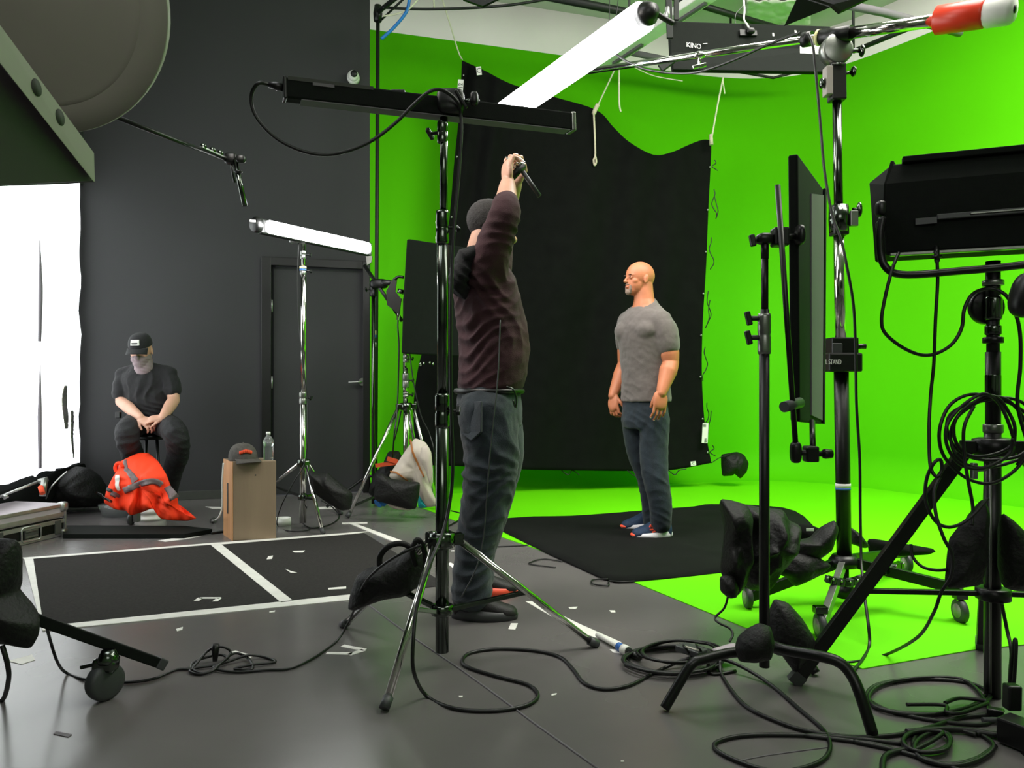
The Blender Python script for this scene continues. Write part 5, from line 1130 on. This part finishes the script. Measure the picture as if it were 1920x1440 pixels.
coil('wide black cable loop on the floor inside the curved leg', 1735, 1305, 118, 36, 2, .0062, 6, tail=[(1860, 1352, .006), (1760, 1352, .006), (1660, 1330, .006), (1612, 1300, .006)])
cable('power_cable', 'black cable curling inside the wide floor loop', [G(1700, 1321, .02), G(1770, 1322, .02), G(1775, 1335, .02), G(1800, 1337, .02), G(1835, 1325, .02), G(1850, 1315, .02), G(1800, 1309, .02), G(1772, 1318, .02)], .006)
coil('black cable coil at the bottom edge beside the curved leg foot', 1738, 1390, 48, 22, 3, .006, 7, z=.008, tail=[(1700, 1410, .006), (1640, 1395, .006), (1500, 1378, .006)])
coil('bigger black cable coil at the bottom edge by the adapters', 1785, 1400, 78, 36, 2, .0062, 8, z=.006)
cable('power_cable', 'dark cable strands leaving the bottom coils to the frame bottom', [G(1600, 1390, .006), G(1670, 1405, .006), G(1740, 1425, .006), G(1830, 1455, .006)], .007)
cable('power_cable', 'dark cable curving down to the frame bottom beside the coils', [G(1700, 1405, .008), G(1660, 1418, .008), G(1655, 1450, .008)], .008)
cable('power_cable', 'dark cable crossing the bottom corner of the frame', [G(1830, 1375, .01), G(1880, 1380, .01), G(1960, 1420, .01)], .008)
cable('power_cable', 'dark thick cable along the bottom right edge behind the adapters', [G(1700, 1372, .012), G(1800, 1368, .012), G(1940, 1392, .012)], .009)
t = thing('power_strip', 'black plug and power strip under the sturdy stand', 'power strip', G(1900, 1370))
MB().bar(G(1880, 1362, .04), G(1980, 1400, .04), .07, .07).build('strip_body', 'plast', t, .006)
MB().bar(P(1897, 1330, 2.15), P(1898, 1283, 2.15), .04, .035, (0, 1, 0)).build('upright_plug', 'plast', t, .006)
MB().bar(G(1850, 1332, .02), G(1882, 1338, .02), .03, .022).build('inline_connector', 'plast', t, .004)
MB().tube([G(1842, 1350, .012), G(1885, 1350, .012)], .008, 10).build('inline_sleeve', 'rubber', t)

# ================================================================== PEOPLE
def cap_(mb, p0, p1, r0, r1, n=16):
    p0, p1 = V(p0), V(p1); mb.ell(p0, (r0,)*3, n=n, m=8); mb.ell(p1, (r1,)*3, n=n, m=8)
    mb.tube([p0, p1], [r0, r1], n)
def limb(mb, pts, rs):
    sp = smooth(pts, 4); m = len(sp)-1; k = len(rs)-1; rr = []
    for i in range(m+1):
        x = i/m*k; j = min(int(x), k-1); rr.append(lerp(rs[j], rs[j+1], x-j))
    mb.tube(sp, rr, 20); mb.ell(sp[0], (rr[0],)*3); mb.ell(sp[-1], (rr[-1],)*3)
def skinmesh(mb, name, m, parent, voxel=.006, sm=4, wr=None, base=None):
    tmp = mb.build('tmp_'+name, m, None); o0 = tmp.location.copy()
    r = tmp.modifiers.new('r', 'REMESH'); r.mode = 'VOXEL'; r.voxel_size = voxel; r.use_smooth_shade = True
    s = tmp.modifiers.new('s', 'SMOOTH'); s.factor = .5; s.iterations = sm
    dg = bpy.context.evaluated_depsgraph_get(); dg.update()
    me = bpy.data.meshes.new_from_object(tmp.evaluated_get(dg)); bpy.data.objects.remove(tmp)
    po = ORG[parent.name]; n = len(me.vertices)
    import numpy as np
    co = np.empty(n*3, dtype=np.float32); me.vertices.foreach_get('co', co); co = co.reshape(-1, 3)+np.array(o0, dtype=np.float32)
    if wr:
        nr = np.array([tuple(x.vector) for x in me.vertex_normals], dtype=np.float32)
        h = np.array([wr(V(p), None) for p in co.tolist()], dtype=np.float32); co = co+nr*h[:, None]
    me.vertices.foreach_set('co', (co-np.array(po, dtype=np.float32)).ravel()); me.update()
    me.name = name
    me.polygons.foreach_set('use_smooth', [True]*len(me.polygons))
    if not me.materials: me.materials.append(M[m])
    o = bpy.data.objects.new(name, me); COL.objects.link(o); o.parent = parent; ORG[o.name] = po; return o
def folds(dirs, base=.003):
    """creases: list of (centre, radius, direction, wavelength, depth)"""
    def fn(p, n):
        h = base*noise.noise(p*16)+base*.5*noise.noise(p*38)
        for c, rad, dv, wl, dp in dirs:
            q = p-c; g = math.exp(-(q.length/rad)**2)
            if g > .02: h += g*dp*.62*(1-abs(math.sin(q.dot(dv)*PI/wl+4.2*noise.noise(p*5+V((3, 1, 2)))))*1.6)*(.6+.9*abs(noise.noise(p*9)))*1.5
        return h
    return fn
class Fr:
    def __init__(s, c, f, up=(0, 0, 1), sc=1.0):
        s.c = V(c); s.u = V(up).normalized(); f = V(f); s.f = (f-s.u*f.dot(s.u)).normalized(); s.l = s.u.cross(s.f); s.s = sc
        s.R = Matrix((s.f, s.l, s.u)).transposed()
    def __call__(s, x, y, z): return s.c+(s.f*x+s.l*y+s.u*z)*s.s
    def r(s, *a): return tuple(x*s.s for x in a)
def head(mb, H, ears=True):
    mb.ell(H(-.006, 0, .014), H.r(.1, .077, .093), H.R, 28, 18)
    mb.ell(H(.020, 0, -.045), H.r(.072, .064, .078), H.R, 24, 14)
    mb.ell(H(.044, 0, -.082), H.r(.042, .047, .038), H.R, 20, 12)      # jaw
    mb.ell(H(.072, 0, -.1), H.r(.02, .026, .018), H.R)             # chin
    mb.ell(H(.060, 0, .010), H.r(.033, .056, .017), H.R, 20, 10)        # brow ridge
    mb.ell(H(.066, 0, -.055), H.r(.026, .036, .03), H.R)          # muzzle
    for s in (-1, 1):
        mb.ell(H(.046, s*.038, -.028), H.r(.03, .025, .026), H.R)      # cheek
        mb.ell(H(.080, s*.032, -.007), H.r(.009, .015, .009), H.R)     # lid
        if ears:
            mb.ell(H(-.010, s*.078, -.018), H.r(.017, .007, .030), H.R @ Matrix.Rotation(-.15, 3, 'Y'))
            mb.ell(H(-.003, s*.080, -.036), H.r(.009, .006, .010), H.R)
    cap_(mb, H(.086, 0, .0), H(.106, 0, -.030), .007*H.s, .0105*H.s)
    for s in (-1, 1): mb.ell(H(.096, s*.011, -.034), H.r(.010, .007, .007), H.R)
    mb.ell(H(.088, 0, -.062), H.r(.009, .022, .005), H.R); mb.ell(H(.087, 0, -.071), H.r(.009, .019, .006), H.R)
def hand(mb, W, d, n, across, curl=.5, sc=1.0, nails=None, thumb=.5, fist=False):
    """W wrist, d pointing to the fingers, n palm side normal, across towards the thumb"""
    d = V(d).normalized(); n = V(n); n = (n-d*n.dot(d)).normalized(); a = V(across); a = (a-d*a.dot(d)-n*a.dot(n)).normalized()
    R = Matrix((d, a, n)).transposed()
    mb.ell(W+d*.05*sc, (.05*sc, .043*sc, .0165*sc), R, 20, 12, .8)
    mb.ell(W+d*.03*sc+a*.022*sc+n*.006*sc, (.035*sc, .022*sc, .018*sc), R)
    mb.ell(W+d*.005*sc, (.03*sc, .029*sc, .02*sc), R)
    tips = []
    for i, (L, o) in enumerate(((.07, .033), (.08, .0115), (.075, -.0105), (.058, -.032))):
        p = W+d*(.09-abs(o-.005)*.2)*sc+a*o*sc; th = curl*.5; p0 = p-d*.02*sc
        r = [.0092, .0085, .0078, .007]
        for k, f in enumerate((.46, .3, .24)):
            c = th; q = p+(d*math.cos(c)+n*math.sin(c))*L*f*sc+a*(o*.12*f)*sc
            cap_(mb, p0 if k == 0 else p, q, r[k]*sc, r[k+1]*sc, 12); p = q; th += curl*(.9 if k == 0 else .7)
        tips.append((p, (d*math.cos(c)+n*math.sin(c)), n*math.cos(c)-d*math.sin(c)))
    p = W+d*.025*sc+a*.032*sc+n*.006*sc; q = p+(d*.7+a*thumb+n*.25).normalized()*.036*sc; e = q+(d*.95+a*thumb*.3+n*.3*(1+curl)).normalized()*.03*sc
    cap_(mb, p, q, .0125*sc, .0105*sc, 12); cap_(mb, q, e, .0105*sc, .0085*sc, 12)
    return tips
def shoe(t, heel, toe, up_m, sole_m, toe_m=None, w_=.05, laces=None, h=.095, name='shoe'):
    heel, toe = V(heel), V(toe); heel.z = toe.z = 0; ax = (toe-heel); L = ax.length; ax.normalize(); sd = V((-ax.y, ax.x, 0))
    rings = []
    for s, hh, ww, zz in ((0.0, .03, .022, .05), (.03, .052, .034, .052), (.15, .062, .038, .056), (.3, .062, .038, .06), (.42, .056, .040, .054), (.55, .046, .045, .045), (.7, .036, .049, .038), (.85, .028, .046, .033), (.95, .022, .034, .03), (.995, .012, .016, .026)):
        rings.append((heel+ax*L*s+V((0, 0, zz)), sd*ww*.93*w_/.05, V((0, 0, hh*h/.095))))
    sh = MB().loft(rings, 24).build(name, up_m, t)
    ol = []
    for k in range(28):
        a = 2*PI*k/28; x = .5-.5*math.cos(a); yw = math.sin(a)*(.036+.013*math.sin(PI*x*.9))*w_/.05*1.22
        ol.append(heel+ax*(L*1.03*x-.008)+sd*yw)
    mb = MB(); n = 28; vs = [p+V((0, 0, .001)) for p in ol]+[heel+ax*L*.5+(p-heel-ax*L*.5)*1.03+V((0, 0, .022)) for p in ol]+[heel+ax*L*.5+(p-heel-ax*L*.5)*.98+V((0, 0, .048-.014*max(0, min(1, (p-heel).dot(ax)/L)))) for p in ol]
    mb.add(vs, [(j*n+i, j*n+(i+1) % n, (j+1)*n+(i+1) % n, (j+1)*n+i) for j in range(2) for i in range(n)]+[tuple(reversed(range(n))), tuple(range(2*n, 3*n))], True)
    mb.build('sole', sole_m, sh)
    if toe_m: MB().ell(toe-ax*.018+V((0, 0, .024)), (.03, .036, .013), Matrix((ax, sd, V((0, 0, 1)))).transposed()).build('toe_cap', toe_m, sh)
    if laces:
        for i in range(5):
            q = heel+ax*L*(.42+.07*i)+V((0, 0, .108-.014*i)); MB().cyl(q-sd*.02, q+sd*.02, .0032, n=8).build('lace', laces, sh)
    return sh, ax, sd

# ---------------------------------------------------------------- the bald man on the cloth
D = 4.95; a39 = math.radians(39); f = V((-math.cos(a39), -math.sin(a39), 0)); l = V((math.sin(a39), -math.cos(a39), 0))
t = thing('person', 'bald man in grey t-shirt and dark jeans standing on the black floor cloth', 'person', (P(1222, 1005, D).x, D+.03, 0))
def ring(u, v, al, af, d=D, ff=f, ll=l): return (P(u, v, d), ll*al, ff*af)
H = Fr(P(1199, 521, D), (-.95, -.31, -.03), (.03, 0, 1), 1.0)
mb = MB(); head(mb, H)
mb.loft([ring(1207, 530, .055, .06), ring(1207, 548, .062, .066), ring(1208, 562, .068, .068), ring(1209, 574, .085, .075), ring(1208, 586, .13, .085)], 24)
mb.loft([ring(1206, 584, .08, .06), ring(1207, 600, .14, .08), ring(1208, 640, .16, .1), ring(1209, 700, .15, .11), ring(1210, 745, .15, .105)], 24)
# near arm (his left)
shL, elL, wrL = P(1243, 607, 4.81), P(1258, 679, 4.80), P(1240, 737, 4.72)
limb(mb, [shL, shL.lerp(elL, .45)+V((.005, 0, 0)), shL.lerp(elL, .8), elL], [.045, .067, .064, .052]); limb(mb, [elL, elL.lerp(wrL, .3), elL.lerp(wrL, .7), wrL], [.052, .058, .044, .032])
tl = hand(mb, wrL+V((0, 0, .004)), (-.10, -.05, -1), (-.3, .95, 0), (-.95, -.2, 0), .42, 1.12, thumb=.15)
shR, elR, wrR = P(1175, 607, 5.10), P(1172, 682, 5.16), P(1149, 742, 5.05)
limb(mb, [shR, shR.lerp(elR, .5), elR], [.045, .06, .05]); limb(mb, [elR, elR.lerp(wrR, .35), wrR], [.05, .052, .031])
tr = hand(mb, wrR, (.02, -.25, -1), (.75, .55, 0), (.3, -.7, 0), .85, 1.08)
skinmesh(mb, 'body', 'skin', t, .0035, 7)
for tp, d_, n_ in tl+tr:
    MB().ell(tp-n_*.0065-d_*.002, (.0055, .005, .003), n=8, m=6).build('fingernail', 'nail', t)
for s in (-1, 1):
    MB().ell(H(.0832, s*.032, -.004), (.0068, .0105, .0045), H.R, 12, 8).build('eye', 'eye', t)
    MB().ell(H(.0875, s*.034, .012), (.006, .021, .0035), H.R, 12, 8).build('eyebrow', 'brow', t)
mb = MB(); mb.ell(H(.090, 0, -.051), (.0075, .027, .006), H.R); mb.ell(H(.076, 0, -.098), (.0215, .031, .022), H.R)
for s in (-1, 1): mb.ell(H(.078, s*.029, -.074), (.010, .008, .026), H.R)
skinmesh(mb, 'goatee', 'beard', t, .003, 2)
MB().ell(H(.0945, 0, -.067), (.004, .018, .0045), H.R).build('lips', 'lips', t)
# t-shirt
mb = MB()
mb.loft([ring(1211, 753, .183, .143), ring(1211, 735, .178, .138), ring(1210, 700, .176, .133), ring(1209, 665, .188, .138), ring(1208, 635, .198, .147), ring(1207, 612, .203, .142), ring(1207, 598, .2, .122), ring(1208, 586, .165, .102), (P(1208, 576, D), l*.118+V((0, 0, -.006)), f*.088+V((0, 0, -.018))), (P(1208, 569, D), l*.082, f*.079+V((0, 0, -.03))), (P(1208, 566, D), l*.07, f*.072+V((0, 0, -.032)))], 40)
for s in (-1, 1): mb.ell(P(1206, 622, D)+f*.045+l*.085*s, (.1, .1, .08))
for sh in (shL, shR):
    cap_(mb, P(1209, 577, D), sh+V((0, 0, .022)), .05, .06)
    cap_(mb, P(1208, 600, D), sh+V((0, 0, -.03)), .09, .075)
limb(mb, [shL+V((-.02, .02, .015)), shL.lerp(elL, .2)+V((.003, 0, 0)), shL.lerp(elL, .56)+V((.003, 0, 0))], [.08, .084, .08])
limb(mb, [shR+V((.01, 0, .01)), shR.lerp(elR, .2), shR.lerp(elR, .5)], [.074, .076, .07])
fo = folds([(P(1205, 705, D)+f*.13, .12, V((.6, 0, .75)), .07, .004), (P(1225, 735, D), .13, V((-.7, 0, .7)), .06, .005), (P(1232, 640, 4.85), .07, V((.9, 0, .4)), .03, .005), (P(1190, 735, D), .1, V((.6, 0, .8)), .04, .006)], .0035)
skinmesh(mb, 't_shirt', 'tee', t, .006, 22, fo)
# jeans
mb = MB()
mb.loft([ring(1209, 742, .16, .115), ring(1209, 765, .168, .125), ring(1208, 790, .17, .13), ring(1208, 803, .15, .12)], 30)
limb(mb, [P(1228, 785, 4.88), P(1226, 845, 4.88), P(1229, 895, 4.86), P(1238, 940, 4.86), P(1239, 980, 4.88)], [.098, .094, .086, .076, .07])
limb(mb, [P(1190, 785, 5.02), P(1198, 845, 5.06), P(1214, 895, 5.1), P(1220, 940, 5.14), P(1222, 975, 5.16)], [.092, .085, .074, .066, .064])
fo = folds([(P(1230, 900, 4.8), .11, V((.5, 0, .85)), .07, .006), (P(1238, 965, 4.8), .07, V((.3, 0, 1)), .04, .005), (P(1208, 800, 4.85), .12, V((.6, 0, .6)), .05, .006), (P(1220, 900, 5.05), .1, V((.2, 0, 1)), .05, .007), (P(1222, 965, 5.1), .07, V((-.3, 0, 1)), .04, .005)], .003)
skinmesh(mb, 'jeans', 'jean', t, .007, 14, fo)
s1, ax, sd = shoe(t, G(1258, 1007), G(1185, 1009), 'navy', 'sole', 'coral', laces='btape', w_=.06, h=.115)
s2, _, _ = shoe(t, G(1236, 989), G(1166, 993), 'navy', 'sole', 'coral', laces='btape', w_=.058, h=.115)
c0 = G(1258, 1007)+ax*.13; nn = V((0, -1, 0)); nn = sd if sd.y < 0 else -sd
for (x0, z0), (x1, z1) in (((.0, .055), (.07, .085)), ((.0, .055), (.075, .062)), ((.0, .055), (.06, .045)), ((.07, .085), (.075, .078))):
    MB().bar(G(1258, 1007)+ax*(.085+x0)+nn*.054+V((0, 0, z0+.01)), G(1258, 1007)+ax*(.085+x1)+nn*.048+V((0, 0, z1)), .008, .009, (0, 0, 1)).build('shoe_stripe', 'coral', s1, .001)

# ---------------------------------------------------------------- the man reaching up, seen from behind
D = 3.3; f = V((.95, .31, 0)).normalized(); l = V((-f.y, f.x, 0))
t = thing('person', 'man in maroon and black sweater and faded jeans reaching up with both arms', 'person', (P(900, 1150, D).x, D, 0))
def ring(u, v, al, af, d=D, ff=f, ll=l): return (P(u, v, d), ll*al, ff*af)
H = Fr(P(922, 418, 3.30), (.80, .30, .35), (-.30, -.1, .9), .98)
mb = MB(); head(mb, H)
limb(mb, [P(908, 440, 3.28), P(900, 468, 3.28), P(898, 500, 3.28)], [.056, .058, .08])
mb.loft([ring(905, 490, .15, .09), ring(912, 560, .17, .11), ring(920, 650, .17, .12), ring(918, 745, .16, .12)], 24)
sN, eN, wN = P(913, 500, 3.12), P(947, 402, 3.04), P(952, 343, 3.16)
limb(mb, [sN, sN.lerp(eN, .5), eN], [.06, .056, .048]); limb(mb, [eN, eN.lerp(wN, .4), wN], [.05, .048, .031])
sF, eF, wF = P(925, 490, 3.46), P(945, 395, 3.50), P(966, 345, 3.3)
limb(mb, [sF, sF.lerp(eF, .5), eF], [.06, .056, .048]); limb(mb, [eF, eF.lerp(wF, .4), wF], [.05, .046, .031])
hand(mb, wN+V((0, 0, -.005)), (-.05, .15, 1), (.9, .4, .1), (.2, .6, .3), 1.25, 1.05, thumb=.6)
hand(mb, wF, (.05, -.1, 1), (-.4, -.8, .1), (.4, -.6, .2), 1.2, 1.0, thumb=.6)
skinmesh(mb, 'body', 'skinp', t, .004, 6)
mb = MB(); mb.ell(H(-.012, 0, .018), H.r(.1, .08, .094), H.R, 24, 16); mb.ell(H(-.035, 0, -.03), H.r(.068, .07, .07), H.R, 20, 12)
skinmesh(mb, 'hair', 'hair', t, .006, 2, lambda p, n: .002*noise.noise(p*90))
for s in (-1, 1): MB().ell(H(.0832, s*.032, -.004), (.0068, .0105, .0045), H.R, 12, 8).build('eye', 'eye', t)
mb = MB()
mb.loft([ring(918, 733, .175, .138), ring(921, 715, .185, .146), ring(926, 680, .195, .15), ring(926, 640, .2, .152), ring(920, 600, .205, .15), ring(912, 555, .21, .142), ring(908, 520, .2, .125), ring(903, 498, .16, .1), ring(899, 482, .09, .08), ring(897, 474, .07, .07)], 36)
limb(mb, [sN+V((0, .03, -.03)), sN.lerp(eN, .35), sN.lerp(eN, .75), eN, eN.lerp(wN, .33)], [.09, .078, .07, .064, .056])
limb(mb, [sF+V((0, -.03, -.03)), sF.lerp(eF, .35), sF.lerp(eF, .75), eF, eF.lerp(wF, .3)], [.09, .078, .07, .062, .054])
fo = folds([(P(875, 600, 3.1), .2, V((-.4, 0, .9)), .06, .012), (P(885, 680, 3.1), .15, V((-.5, 0, .85)), .05, .010), (P(945, 440, 3.05), .1, V((.1, 0, 1)), .04, .008), (P(920, 540, 3.1), .13, V((.7, 0, .6)), .06, .010), (P(960, 600, 3.2), .2, V((.9, 0, .2)), .08, .006)], .004)
skinmesh(mb, 'sweater', 'hoodie', t, .007, 16, fo)
mb = MB(); mb.ell(P(872, 500, 3.22), (.05, .16, .07)); mb.ell(P(862, 525, 3.2), (.045, .15, .075)); mb.ell(P(885, 482, 3.15), (.05, .1, .045)); limb(mb, [P(880, 478, 3.12), P(862, 520, 3.08), P(868, 550, 3.12)], [.03, .04, .025])
skinmesh(mb, 'hood', 'hood', t, .007, 3, folds([(P(865, 510, 3.1), .15, V((.7, 0, .7)), .045, .012)], .004))
MB().ell(P(952, 476, 3.2), (.010, .03, .036), Matrix.Rotation(.5, 3, 'Y')).build('face_mask', 'cream', t)
mb = MB()
mb.loft([ring(917, 722, .165, .135), ring(917, 745, .175, .14), ring(918, 775, .18, .142), ring(919, 800, .16, .135)], 30)
limb(mb, [P(912, 775, 3.2), P(922, 850, 3.2), P(914, 920, 3.2), P(900, 985, 3.2), P(888, 1045, 3.2), P(884, 1108, 3.2)], [.128, .122, .11, .095, .082, .09])
limb(mb, [P(928, 775, 3.4), P(936, 850, 3.42), P(925, 920, 3.45), P(910, 985, 3.48), P(897, 1040, 3.5), P(895, 1085, 3.5)], [.12, .115, .1, .088, .078, .08])
fo = folds([(P(890, 900, 3.1), .2, V((.35, 0, 1)), .07, .011), (P(885, 1080, 3.1), .14, V((.1, 0, 1)), .05, .014), (P(920, 840, 3.1), .2, V((.6, 0, .8)), .08, .009), (P(935, 930, 3.1), .15, V((-.4, 0, .9)), .05, .008), (P(900, 1000, 3.1), .12, V((.2, 0, 1)), .06, .009)], .004)
j = skinmesh(mb, 'jeans', 'jean2', t, .008, 14, fo)
pk = [P(u, v, dd) for u, v, dd in ((858, 756, 3.22), (905, 752, 3.06), (905, 810, 3.06), (886, 826, 3.09), (866, 812, 3.16))]
MB().prism(pk, (-.006, -.012, 0)).build('back_pocket', 'jean2', j, .004)
mb = MB(); mb.tube(smooth([ring(917, 733, .0, .0)[0]+l*.178*math.cos(a)+f*.143*math.sin(a) for a in [i*PI/10 for i in range(21)]], 2), .012, 8); mb.build('belt', 'blk', t)
MB().tube(smooth([P(950, 725, 3.1), P(962, 730, 3.1), P(968, 745, 3.1), P(967, 765, 3.1), P(962, 750, 3.1)], 5), .004, 8).build('belt_clip', 'dchrome', t)
cable('wire', None, [P(938, 600, 3.08), P(934, 700, 3.06), P(926, 780, 3.05), P(918, 860, 3.05), P(912, 940, 3.08), P(906, 1010, 3.09), P(893, 1065, 3.08), P(865, 1120, 3.08)], .0028, 'rubber', parent=t)
s1, ax, sd = shoe(t, G(850, 1158), G(970, 1160), 'shoeb', 'rubber', w_=.054, laces='greymid')
s2, _, _ = shoe(t, G(866, 1115), G(970, 1113), 'shoeb', 'coral', w_=.054, laces='greymid')
# the clamp in his hands
c = P(962, 322, 3.2)
t = thing('grip_clamp', 'chrome grip clamp with dark rod held up in both hands', 'clamp', c)
mb = MB(); rc = P(968, 305, 3.2)
mb.tube([rc+V((.036*math.cos(a*PI/10), .01*math.sin(a), .02*math.sin(a*PI/10))) for a in range(21)], .003, 8); mb.build('ring', 'chrome', t)
MB().ell(rc+V((.012, 0, -.008)), (.024, .02, .013)).build('clamp_jaw', 'chrome', t)
MB().cyl(c+V((-.02, 0, -.04)), c+V((.045, .0, .03)), .017).build('clamp_body', 'blk', t)
MB().cyl(P(980, 322, 3.2), P(1012, 368, 3.2), .010).build('rod', 'rubber', t)
MB().prism([P(948, 293, 3.2), P(958, 298, 3.2), P(962, 302, 3.2), P(953, 304, 3.2)], (0, .01, 0)).build('wing_tip', 'steel', t)

# ---------------------------------------------------------------- the seated man
D = 5.88; f = V((.05, -1, 0)).normalized(); l = V((-f.y, f.x, 0))
t = thing('person', 'seated man in black cap, face gaiter, black t-shirt and trousers by the wall', 'person', (P(285, 950, D).x, D, 0))
def ring(u, v, al, af, d=D, ff=f, ll=l): return (P(u, v, d), ll*al, ff*af)
H = Fr(P(264, 655, 5.80), (.12, -.92, -.38), (.02, -.35, .93), 1.0)
mb = MB(); head(mb, H)
limb(mb, [P(268, 665, 5.84), P(271, 685, 5.87)], [.058, .065])
mb.loft([ring(273, 692, .08, .05), ring(275, 730, .15, .1), ring(280, 785, .15, .1)], 24)
sR, eR, wR = P(229, 707, 5.88), P(228, 753, 5.84), P(264, 784, 5.6)
limb(mb, [sR, sR.lerp(eR, .5), eR], [.04, .05, .043]); limb(mb, [eR, eR.lerp(wR, .35), wR], [.045, .046, .03])
sL, eL, wL = P(319, 704, 5.88), P(326, 750, 5.84), P(305, 783, 5.6)
limb(mb, [sL, sL.lerp(eL, .5), eL], [.04, .05, .043]); limb(mb, [eL, eL.lerp(wL, .35), wL], [.045, .046, .03])
hand(mb, wR, (.85, -.35, -.4), (.1, .4, -1), (.3, -.8, .4), .9, 1.05)
hand(mb, wL, (-.8, -.35, -.1), (-.1, .5, -1), (-.3, -.8, .5), 1.0, 1.0)
skinmesh(mb, 'body', 'skinp', t, .0045, 3)
for s in (-1, 1):
    MB().ell(H(.0832, s*.032, -.004), (.0068, .0105, .0045), H.R, 12, 8).build('eye', 'eye', t)
    MB().ell(H(.090, s*.034, .015), (.007, .021, .004), H.R, 12, 8).build('eyebrow', 'brow', t)
mb = MB(); mb.ell(H(.03, 0, -.06), (.08, .07, .055), H.R, 24, 14); mb.ell(H(.06, 0, -.085), (.055, .052, .05), H.R); mb.ell(H(.1, 0, -.04), (.022, .022, .025), H.R); limb(mb, [H(.0, 0, -.08), P(270, 690, 5.82)], [.068, .07])
skinmesh(mb, 'face_gaiter', 'gaiter', t, .005, 2, folds([(H(.08, 0, -.1), .1, V((.2, 0, 1)), .028, .006)], .002))
# cap
cH = H(-.005, 0, .05); cr = Fr(cH, H.f, H.u)
mb = MB(); rings = [(cr(0, 0, -.018), H.f*.106, H.l*.084)]
for k in range(9): a = PI/2*k/8; rr = max(.02, math.cos(a)**.7); rings.append((cr(-.008*math.sin(a), 0, .085*math.sin(a)-.01), H.f*.106*rr, H.l*.084*rr))
cp = mb.loft(rings, 32).build('cap', 'tee2', t)
def br(s, q):
    a = (s-.5)*2.3; x = .098*math.cos(a*.8)+q*.07*math.cos(a*.7); return cr(x, .083*math.sin(a)*(1+.05*q), -.014-.02*q-.012*abs(a)**2*(.4+q))
MB().grid(br, 18, 6, off=(0, 0, -.004)).build('cap_brim', 'tee2', cp)
lb = MB(); c4 = [cr(.096, y, z) for y, z in ((-.034, .012), (.03, .012), (.028, .05), (-.032, .05))]; c4 = [c4[0], c4[1], c4[2]-H.f*.018, c4[3]-H.f*.018]
lo_ = lb.prism(c4, H.f*.012).build('cap_patch', 'label', cp, .001)
MB().prism([cr(.1086, y, z) for y, z in ((-.022, .024), (.02, .024), (.02, .034), (-.022, .034))], H.f*.001).build('patch_print', 'ink', cp)
mb = MB()
mb.loft([ring(281, 788, .175, .125), ring(280, 765, .17, .122), ring(277, 740, .175, .12), ring(275, 718, .19, .125), ring(274, 703, .185, .11), ring(272, 692, .13, .09), ring(271, 684, .08, .075)], 32)
limb(mb, [sR+V((.02, 0, 0)), sR.lerp(eR, .3), sR.lerp(eR, .62)+V((-.005, 0, 0))], [.062, .066, .07])
limb(mb, [sL+V((-.02, 0, 0)), sL.lerp(eL, .3), sL.lerp(eL, .58)], [.062, .066, .068])
for sh in (sR, sL):
    cap_(mb, P(271, 690, 5.87), sh+V((0, 0, .02)), .055, .055); cap_(mb, P(273, 712, 5.87), sh+V((0, 0, -.03)), .085, .06)
fo = folds([(P(280, 735, 5.75), .18, V((1, 0, .25)), .07, .010), (P(285, 770, 5.75), .12, V((.4, 0, 1)), .05, .008)], .004)
skinmesh(mb, 't_shirt', 'tee2', t, .007, 16, fo)
mb = MB(); mb.ell(P(281, 792, 5.9), (.18, .13, .1))
limb(mb, [P(262, 795, 5.9), P(248, 800, 5.68), P(238, 815, 5.5), P(248, 850, 5.6), P(268, 885, 5.72), P(282, 930, 5.85)], [.09, .095, .085, .078, .07, .065])
limb(mb, [P(300, 795, 5.9), P(316, 800, 5.68), P(330, 815, 5.5), P(334, 850, 5.6), P(322, 890, 5.75), P(314, 935, 5.88)], [.09, .095, .088, .08, .072, .065])
fo = folds([(P(325, 830, 5.5), .12, V((.6, 0, .8)), .04, .010), (P(240, 830, 5.5), .12, V((-.5, 0, .8)), .05, .009), (P(320, 900, 5.6), .12, V((.1, 0, 1)), .05, .008)], .004)
skinmesh(mb, 'trousers', 'pant', t, .008, 14, fo)
shoe(t, V((xpx(283, 5.92), 5.95, 0)), V((xpx(278, 5.68), 5.68, 0)), 'shoeb', 'rubber')
shoe(t, V((xpx(315, 5.95), 5.98, 0)), V((xpx(320, 5.7), 5.71, 0)), 'shoeb', 'rubber')
MB().box(P(222, 778, 5.72), (.04, .03, .05)).build('belt_pouch', 'blk', t, .006)
x, y = P(281, 800, 5.95).x, 5.98
t = thing('stool', 'black stool hidden under the seated man in the cap', 'stool', (x, y, 0))
MB().prof((x, y, .575), (x, y, .615), [(0, .16), (.2, .17), (.8, .17), (1, .15)], 28).build('seat', 'blk', t)
for sx, sy in ((-1, -1), (1, -1), (1, 1), (-1, 1)): MB().cyl((x+sx*.08, y+sy*.08, .58), (x+sx*.13, y+sy*.12, .0), .012).build('leg', 'blk', t)
